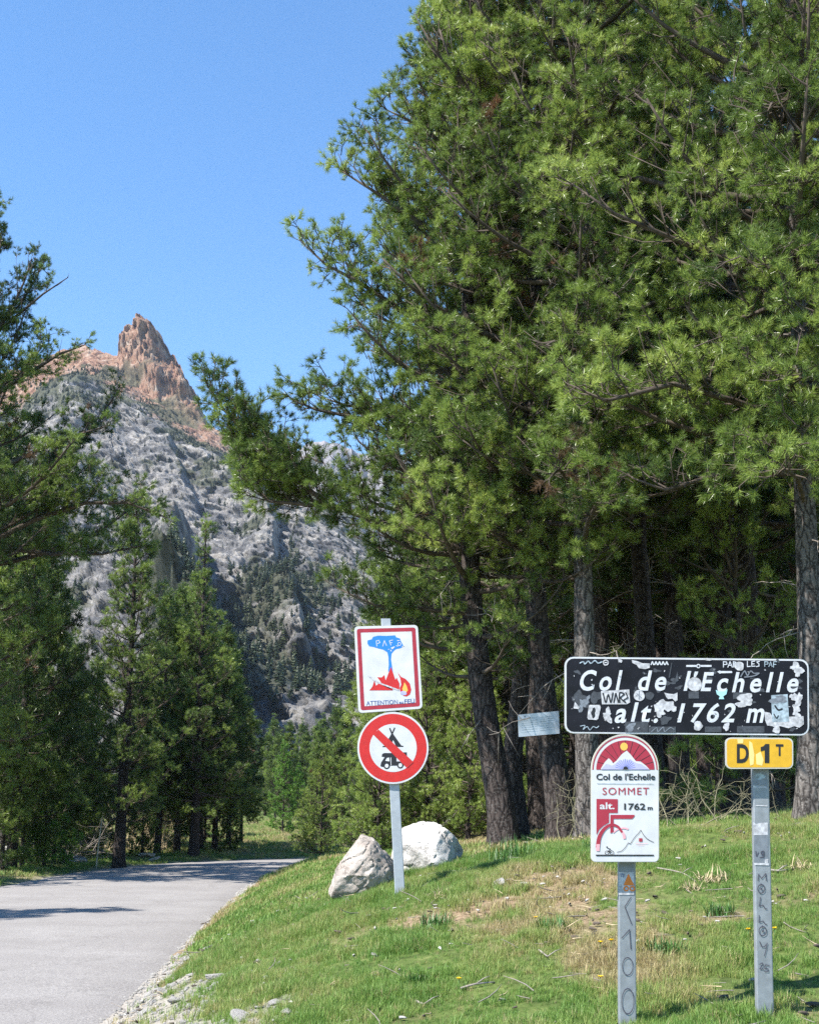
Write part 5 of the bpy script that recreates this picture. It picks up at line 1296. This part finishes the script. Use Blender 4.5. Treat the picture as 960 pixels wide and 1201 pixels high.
# gravel
gpts = []; 
N_ = 90000
gxs = rng.uniform(-4.6, .2, N_); gys = rng.uniform(6.5, 40, N_) 
gmk = gravel_mask(gxs, gys); dd_, sd_ = road_dist(gxs, gys)
keep = (rng.random(N_) < gmk * .42) & (sd_ > 0) & (dd_ > HW - .12); gxs, gys = gxs[keep], gys[keep]
gP_ = np.stack([gxs, gys, ground_z(gxs, gys) + .003], -1)
gsrc = []
for s in range(4):
    o_ = source('pebble_%d' % s, rock('pebble', [(math.cos(a), math.sin(a) * .6) for a in np.arange(6) * 1.047 + s], 1.3, M['stone'], 70 + s, 2, 2.2)); gsrc.append(o_)
G_peb = scatter_group('pebbles', gsrc)
up = np.tile([0, 0, 1.], (len(gP_), 1)) + rng.normal(0, .25, (len(gP_), 3))
gms = points_mesh('gravel', gP_, up, rng.lognormal(-4.5, .6, len(gP_)).clip(.004, .05), rng.random(len(gP_)), 4, [M['stone']])
tag(scatter_obj('gravel', gms, G_peb), 'loose pale gravel strewn along the crumbling road edge', 'gravel')

# ================================================================== GRASS
def tuft(name, seed, n=16, h=.075, w=.0042, rad=.035, mat='grass', lean=.5):
    rr = np.random.default_rng(seed); tri = []
    for k in range(n):
        a = rr.uniform(0, 6.28); r = rad * math.sqrt(rr.random()); b = np.array([r * math.cos(a), r * math.sin(a), -.01])
        L = h * rr.uniform(.55, 1.25); la = rr.uniform(0, 6.28); l1 = rr.uniform(.05, lean)
        d1 = np.array([math.cos(la) * l1, math.sin(la) * l1, 1.]); d1 /= np.linalg.norm(d1)
        d2 = np.array([math.cos(la) * l1 * 2.6, math.sin(la) * l1 * 2.6, .8]); d2 /= np.linalg.norm(d2)
        s = np.array([-math.sin(la + rr.uniform(-1, 1)), math.cos(la), 0]) * w / 2
        m_ = b + d1 * L * .55; e = m_ + d2 * L * .5
        tri += [[b - s, b + s, m_ + s * .8], [b - s, m_ + s * .8, m_ - s * .8], [m_ - s * .8, m_ + s * .8, e]]
    T = Tubes(); T.tris(np.array(tri), 0)
    return source(name, T.mesh(name, [M[mat]], False))
G_grass = scatter_group('grass_tufts', [tuft('grass_tuft_%d' % k, 300 + k) for k in range(5)])
G_grassfar = scatter_group('far_grass_tufts', [tuft('far_grass_tuft_%d' % k, 320 + k, 14, .10, .016, .12) for k in range(4)])
def grass_zone(name, x0, x1, y0, y1, n, grp, nv, label, sc=1.0, sidef=None):
    x = rng.uniform(x0, x1, n); y = rng.uniform(y0, y1, n)
    d, sd = road_dist(x, y); dry = dry_mask(x, y); gr = gravel_mask(x, y)
    vis = np.abs(x) < y * .335 + .6
    clump = fbm(x * 2.2, y * 2.2, 0, 3, 55)
    pr = (1 - dry * .86) * (1 - np.clip(gr * 1.25, 0, .97)) * np.clip(.75 + .5 * clump, .15, 1)
    if sidef == 'L': pr = pr * (sd < 0)
    k = (rng.random(n) < pr) & (d > HW + .04) & vis; x, y, dry, clump = x[k], y[k], dry[k], clump[k]
    P = np.stack([x, y, ground_z(x, y)], -1)
    t = np.clip(.50 - (.2 if y0 > 50 else 0) + .25 * fbm(x * 1.3, y * 1.3, 0, 4, 56) + rng.normal(0, .12, len(x)) - dry * .42, 0, 1)
    t = np.where(rng.random(len(x)) < .07, rng.uniform(0, .2, len(x)), t)
    s = sc * (.72 + .45 * clump.clip(-1, 1) + rng.uniform(-.2, .3, len(x))).clip(.3, 1.7)
    up = np.tile([0, 0, 1.], (len(x), 1)) + rng.normal(0, .12, (len(x), 3))
    me = points_mesh(name, P, up, s, t, nv, [M['grass']])
    return tag(scatter_obj(name, me, grp), label, 'grass')
grass_zone('grass', -3.2, 5.6, 6.0, 13.5, 150000, G_grass, 5, 'short spring grass covering the bank beneath the signs', .95)
grass_zone('grass', -4.8, 9.0, 13.5, 24, 90000, G_grassfar, 4, 'grass on the top of the bank around the pine trunks', .75)
grass_zone('grass', -22, 12, 24, 52, 60000, G_grassfar, 4, 'grass on the verges beside the far part of the road', 1.0)
grass_zone('grass', -30, 14, 52, 110, 60000, G_grassfar, 4, 'pale meadow grass beyond the road bend', 1.6)

# longer tussocks, dry bunches, dandelions, fallen sticks
def tussock(px, py, label, straw, seed, sz):
    p = row_at(px, py); T = Tubes(); rr = np.random.default_rng(seed); tri = []
    n = 80 if straw else 150
    if straw: sz = sz * .75
    for k in range(n):
        a = rr.uniform(0, 6.28); r = sz * .5 * math.sqrt(rr.random()); b = np.array([r * 1.5 * math.cos(a), r * math.sin(a), -.01])
        L = sz * rr.uniform(.4, 1.0); la = rr.uniform(0, 6.28); l = rr.uniform(.3, 2.2) if straw else rr.uniform(.1, .8)
        d = np.array([math.cos(la) * l, math.sin(la) * l, 1.]); d /= np.linalg.norm(d); s = np.array([-math.sin(la), math.cos(la), 0]) * .0028
        m_ = b + d * L * .6; e = m_ + (d + np.array([0, 0, -.5 * l])) * L * .4
        tri += [[b - s, b + s, m_ + s], [b - s, m_ + s, m_ - s], [m_ - s, m_ + s, e]]
    T.tris(np.array(tri), 0)
    mt = M['straw'] if straw else M['weed']
    o = link('dry_grass_bunch' if straw else 'grass_tussock', T.mesh('tussock', [mt], False), None, p)
    return tag(o, label, 'grass tuft')
M['weed'] = simple('dark_green_blades', (.055, .14, .025), .5, var=.3, scale=8)
for k, (px, py, lb, st, sz) in enumerate([(838, 1036, 'dry straw bunch in the grass between the two posts', 1, .24), (815, 1044, 'smaller dry straw wisp left of the larger straw bunch', 1, .16), (935, 1022, 'dry straw bunch right of the right post', 1, .22), (520, 1055, 'grey dry grass bunch on the bare patch right of the leaning post foot', 1, .2),
    (780, 1118, 'dark green tussock right of the left sign post', 0, .15), (845, 1075, 'dark green tussock left of the right post', 0, .14), (700, 1000, 'lush tussock at the foot of the straight grey trunk', 0, .2), (600, 1010, 'lush green tussock at the foot of the leftmost big pine', 0, .3), (510, 1088, 'bright tussock in the middle of the bank', 0, .16), (650, 1095, 'tussock right of the dandelion on the bank', 0, .16), (490, 1158, 'broad-leaved weed clump low on the bank', 0, .10), (470, 1033, 'grass tussock around the foot of the leaning post', 0, .16)]):
    tussock(px, py, lb, bool(st), 700 + k, sz)
M['petal'] = simple('dandelion_yellow', (.85, .62, .02), .6)
def dandelion(px, py, label, h=.07):
    p = row_at(px, py); t = empty('dandelion', p, label, 'flower', 'dandelions in the bank grass')
    T = Tubes(); T.tube([[0, 0, 0], [.003, 0, h * .5], [.006, 0, h]], [.002, .002, .0018], 4); link('stem', T.mesh('stem', [M['weed']]), t)
    rr = np.random.default_rng(int(px)); tri = []
    for k in range(60):
        a = rr.uniform(0, 6.28); r = .019 * rr.uniform(.5, 1); z = h + rr.uniform(.002, .012) * (1.3 - r / .019)
        s = np.array([-math.sin(a), math.cos(a), 0]) * .003; c = np.array([.006, 0, h]); e = np.array([.006 + r * math.cos(a), r * math.sin(a), z + .004])
        tri += [[c - s, c + s, e + s], [c - s, e + s, e - s]]
    T = Tubes(); T.tris(np.array(tri)); link('flower_head', T.mesh('flower_head', [M['petal']], False), t)
for px, py, lb in [(627, 1090, 'dandelion flowering alone in the middle of the bank, by the bare patch'), (703, 1120, 'dandelion left of the left sign post, at the height of its scrawl'), (716, 1120, 'dandelion almost touching the left sign post'), (703, 1165, 'lowest dandelion left of the left sign post'), (877, 1106, 'dandelion just left of the right post'), (908, 1104, 'dandelion just right of the right post'), (537, 1164, 'dandelion low on the bank beside a pale fallen stick'), (890, 1172, 'dandelion at the foot of the right post')]:
    dandelion(px, py, lb)
def stick(pxs, label, w=.008, mat='deadwood', lift=.015):
    P = [row_at(*q) for q in pxs]; o0 = P[0]; T = Tubes()
    pts = [np.array(p - o0) + [0, 0, lift + .01 * math.sin(k * 2.1)] for k, p in enumerate(P)]
    pts = catmull(np.array(pts), 3) if len(pts) > 2 else np.array(pts)
    T.tube(pts, np.linspace(w, w * .5, len(pts)), 6)
    m = pts[len(pts) // 2]; T.tube([m, m + [.05, .02, .03], m + [.09, .05, .04]], [w * .5, w * .4, w * .2], 4)
    return tag(link('fallen_stick', T.mesh('stick', [M[mat]]), None, o0), label, 'stick')
stick([(540, 1165), (558, 1160), (580, 1158)], 'pale fallen stick low on the bank beside a dandelion')
stick([(487, 1178), (497, 1184), (506, 1176)], 'forked pale twig at the bottom of the bank')
stick([(632, 1118), (642, 1128)], 'short pale twig on the bank below the single dandelion')
stick([(233, 1087), (240, 1085), (246, 1087)], 'dark bark piece lying on the asphalt near its edge', .012, 'twig')
stick([(158, 1115), (165, 1114), (172, 1114)], 'thin dark twig lying on the open asphalt', .006, 'twig')
stick([(885, 1020), (912, 1026), (930, 1021)], 'pale broken branch on the grass behind the right post', .012)
stick([(770, 1022), (800, 1028), (815, 1036)], 'fallen branch in the grass right of the arched sign', .008)

# fallen needles, bark flakes and twiglets strewn over the bank
def chip(name, seed, l, w, mat):
    rr = np.random.default_rng(seed); T = Tubes()
    p = [np.array([0, 0, 0.])]; d = np.array([1., 0, 0])
    for k in range(3): d = d + rr.normal(0, .25, 3) * [1, 1, .3]; p.append(p[-1] + d / np.linalg.norm(d) * l / 3)
    T.tube(p, [w, w, w * .8, w * .4], 4); return source(name, T.mesh(name, [M[mat]]))
G_chip = scatter_group('litter', [chip('twiglet_0', 1, .16, .003, 'deadwood'), chip('twiglet_1', 2, .10, .0025, 'straw'), chip('bark_flake', 3, .05, .009, 'twig'), chip('pale_flake', 4, .035, .007, 'stone'), chip('twiglet_2', 5, .08, .002, 'deadwood')])
nl_ = 5200; lx = rng.uniform(-3, 5.6, nl_); ly = rng.uniform(6, 15, nl_)
kk = (road_dist(lx, ly)[0] > HW + .1) & (rng.random(nl_) < .18 + .8 * dry_mask(lx, ly)); lx, ly = lx[kk], ly[kk]
az_ = rng.uniform(0, 6.28, len(lx))
lme = points_mesh('litter', np.stack([lx, ly, ground_z(lx, ly) + .022], -1), np.tile([0, 0, 1.], (len(lx), 1)) + rng.normal(0, .2, (len(lx), 3)), rng.uniform(.5, 1.6, len(lx)), az_ / 6.28, 5, [M['deadwood']], az_)
tag(scatter_obj('litter', lme, G_chip), 'fallen twigs, bark flakes and bits of stone strewn over the bank', 'litter')
# brush pile and thin stake on the left verge
def brush(px, Y, label, seed, n, L, mat, name='brush_pile', spread=1.6, cat='brushwood', up=.45):
    p = left_tree(px, Y); rr = np.random.default_rng(seed); T = Tubes()
    for k in range(n):
        a = np.array([rr.uniform(-spread, spread), rr.uniform(-.8, .8), rr.uniform(0, .25)]); d = rr.normal(0, 1, 3); d[2] = abs(d[2]) * up; d /= np.linalg.norm(d)
        l = L * rr.uniform(.4, 1.1); b = a + d * l * .5 + rr.normal(0, .08, 3); c = a + d * l + [0, 0, -.1 * l]
        T.tube([a, b, c], [.018, .012, .005], 4)
        for q in range(3):
            e = rr.normal(0, 1, 3); e[2] = abs(e[2]) * .6; T.tube([b, b + e * .12 * L, b + e * .26 * L], [.007, .005, .003], 3)
    return tag(link(name, T.mesh(name, [M[mat]]), None, p), label, cat)
brush(38, 45, 'pile of grey-brown cut branches on the left verge', 801, 60, 1.1, 'deadwood')
brush(85, 47, 'bare tangled shrub behind the left verge rocks', 802, 50, 1.8, 'deadwood', 'bare_shrub', 1.3, 'shrub', 1.6)
brush(160, 54, 'straw-coloured shrub between the left pine trunks', 803, 70, 2.4, 'straw', 'bare_shrub', 1.3, 'shrub', 2.2)
def wood_shrub(px, Y, label, seed, n, L, sp, up):
    p = Vector(((px - CX) / F * Y * .97, Y, 0)); p.z = gz(p.x, Y); rr = np.random.default_rng(seed); T = Tubes()
    for k in range(n):
        a = np.array([rr.uniform(-sp, sp) * .3, rr.uniform(-.3, .3), 0]); az = rr.uniform(0, 6.28); l = L * rr.uniform(.5, 1.1)
        d = np.array([math.cos(az), math.sin(az) * .6, up * rr.uniform(.5, 1.5)]); d /= np.linalg.norm(d)
        pts = [a]
        for s in range(6): d = d + rr.normal(0, .16, 3) + [0, 0, -.05]; d /= np.linalg.norm(d); pts.append(pts[-1] + d * l / 6)
        T.tube(pts, np.linspace(.007, .002, 7) * rr.uniform(.5, 1.1), 4)
        for s in range(14):
            b = pts[rr.integers(2, 7)]; e = rr.normal(0, 1, 3); e /= np.linalg.norm(e); T.tube([b, b + e * .1, b + e * .2 + rr.normal(0, .04, 3)], [.0028, .002, .0012], 3)
    return tag(link('bare_shrub', T.mesh('bare_shrub', [M['pale_twig']]), None, p), label, 'shrub')
M['pale_twig'] = simple('pale_dry_twigs', (.20, .185, .12), .9, spec=.2, var=.45, scale=12)
wood_shrub(815, 13.6, 'bare pale twiggy shrub below the black sign between the two posts', 811, 12, .9, 1.0, 1.1)
wood_shrub(770, 14.6, 'bare twiggy shrub just right of the arched sign, in the shade', 812, 10, .9, .8, 1.2)
wood_shrub(668, 14.4, 'dead curly twigs at the right side of the notice plate trunk', 813, 6, .7, .3, 2.4)
wood_shrub(905, 15.5, 'low bare shrub in the shade beside the right edge pine', 814, 9, .8, .9, 1.0)
p = left_tree(115, 43); T = Tubes(); T.tube([[0, 0, -.1], [.05, 0, .9], [.13, 0, 1.75]], [.025, .022, .015], 7)
tag(link('wooden_stake', T.mesh('stake', [simple('bleached_stake', (.5, .44, .34), .8, var=.2)]), None, p), 'thin pale stake standing on the left verge', 'stake')

# ================================================================== HAZE (thin mountain air)
hm = bpy.data.materials.new('thin_mountain_air'); hm.use_nodes = True
hN = hm.node_tree.nodes; hN.remove(hN['Principled BSDF'])
pv = hN.new('ShaderNodeVolumePrincipled'); pv.inputs['Density'].default_value = 0.00007; pv.inputs['Color'].default_value = (.66, .80, 1, 1); pv.inputs['Anisotropy'].default_value = 0.0
hm.node_tree.links.new(pv.outputs[0], hN['Material Output'].inputs['Volume'])
hme = bpy.data.meshes.new('haze'); bm = bmesh.new(); bmesh.ops.create_cube(bm, size=1)
for v in bm.verts: v.co = Vector((v.co.x * 4600, 1430 + v.co.y * 3100, -420 if v.co.z < 0 else 1000))
bm.to_mesh(hme); bm.free(); hme.materials.append(hm)
tag(link('haze', hme), 'thin blue mountain air between the road and the far slopes', 'haze', kind='stuff')
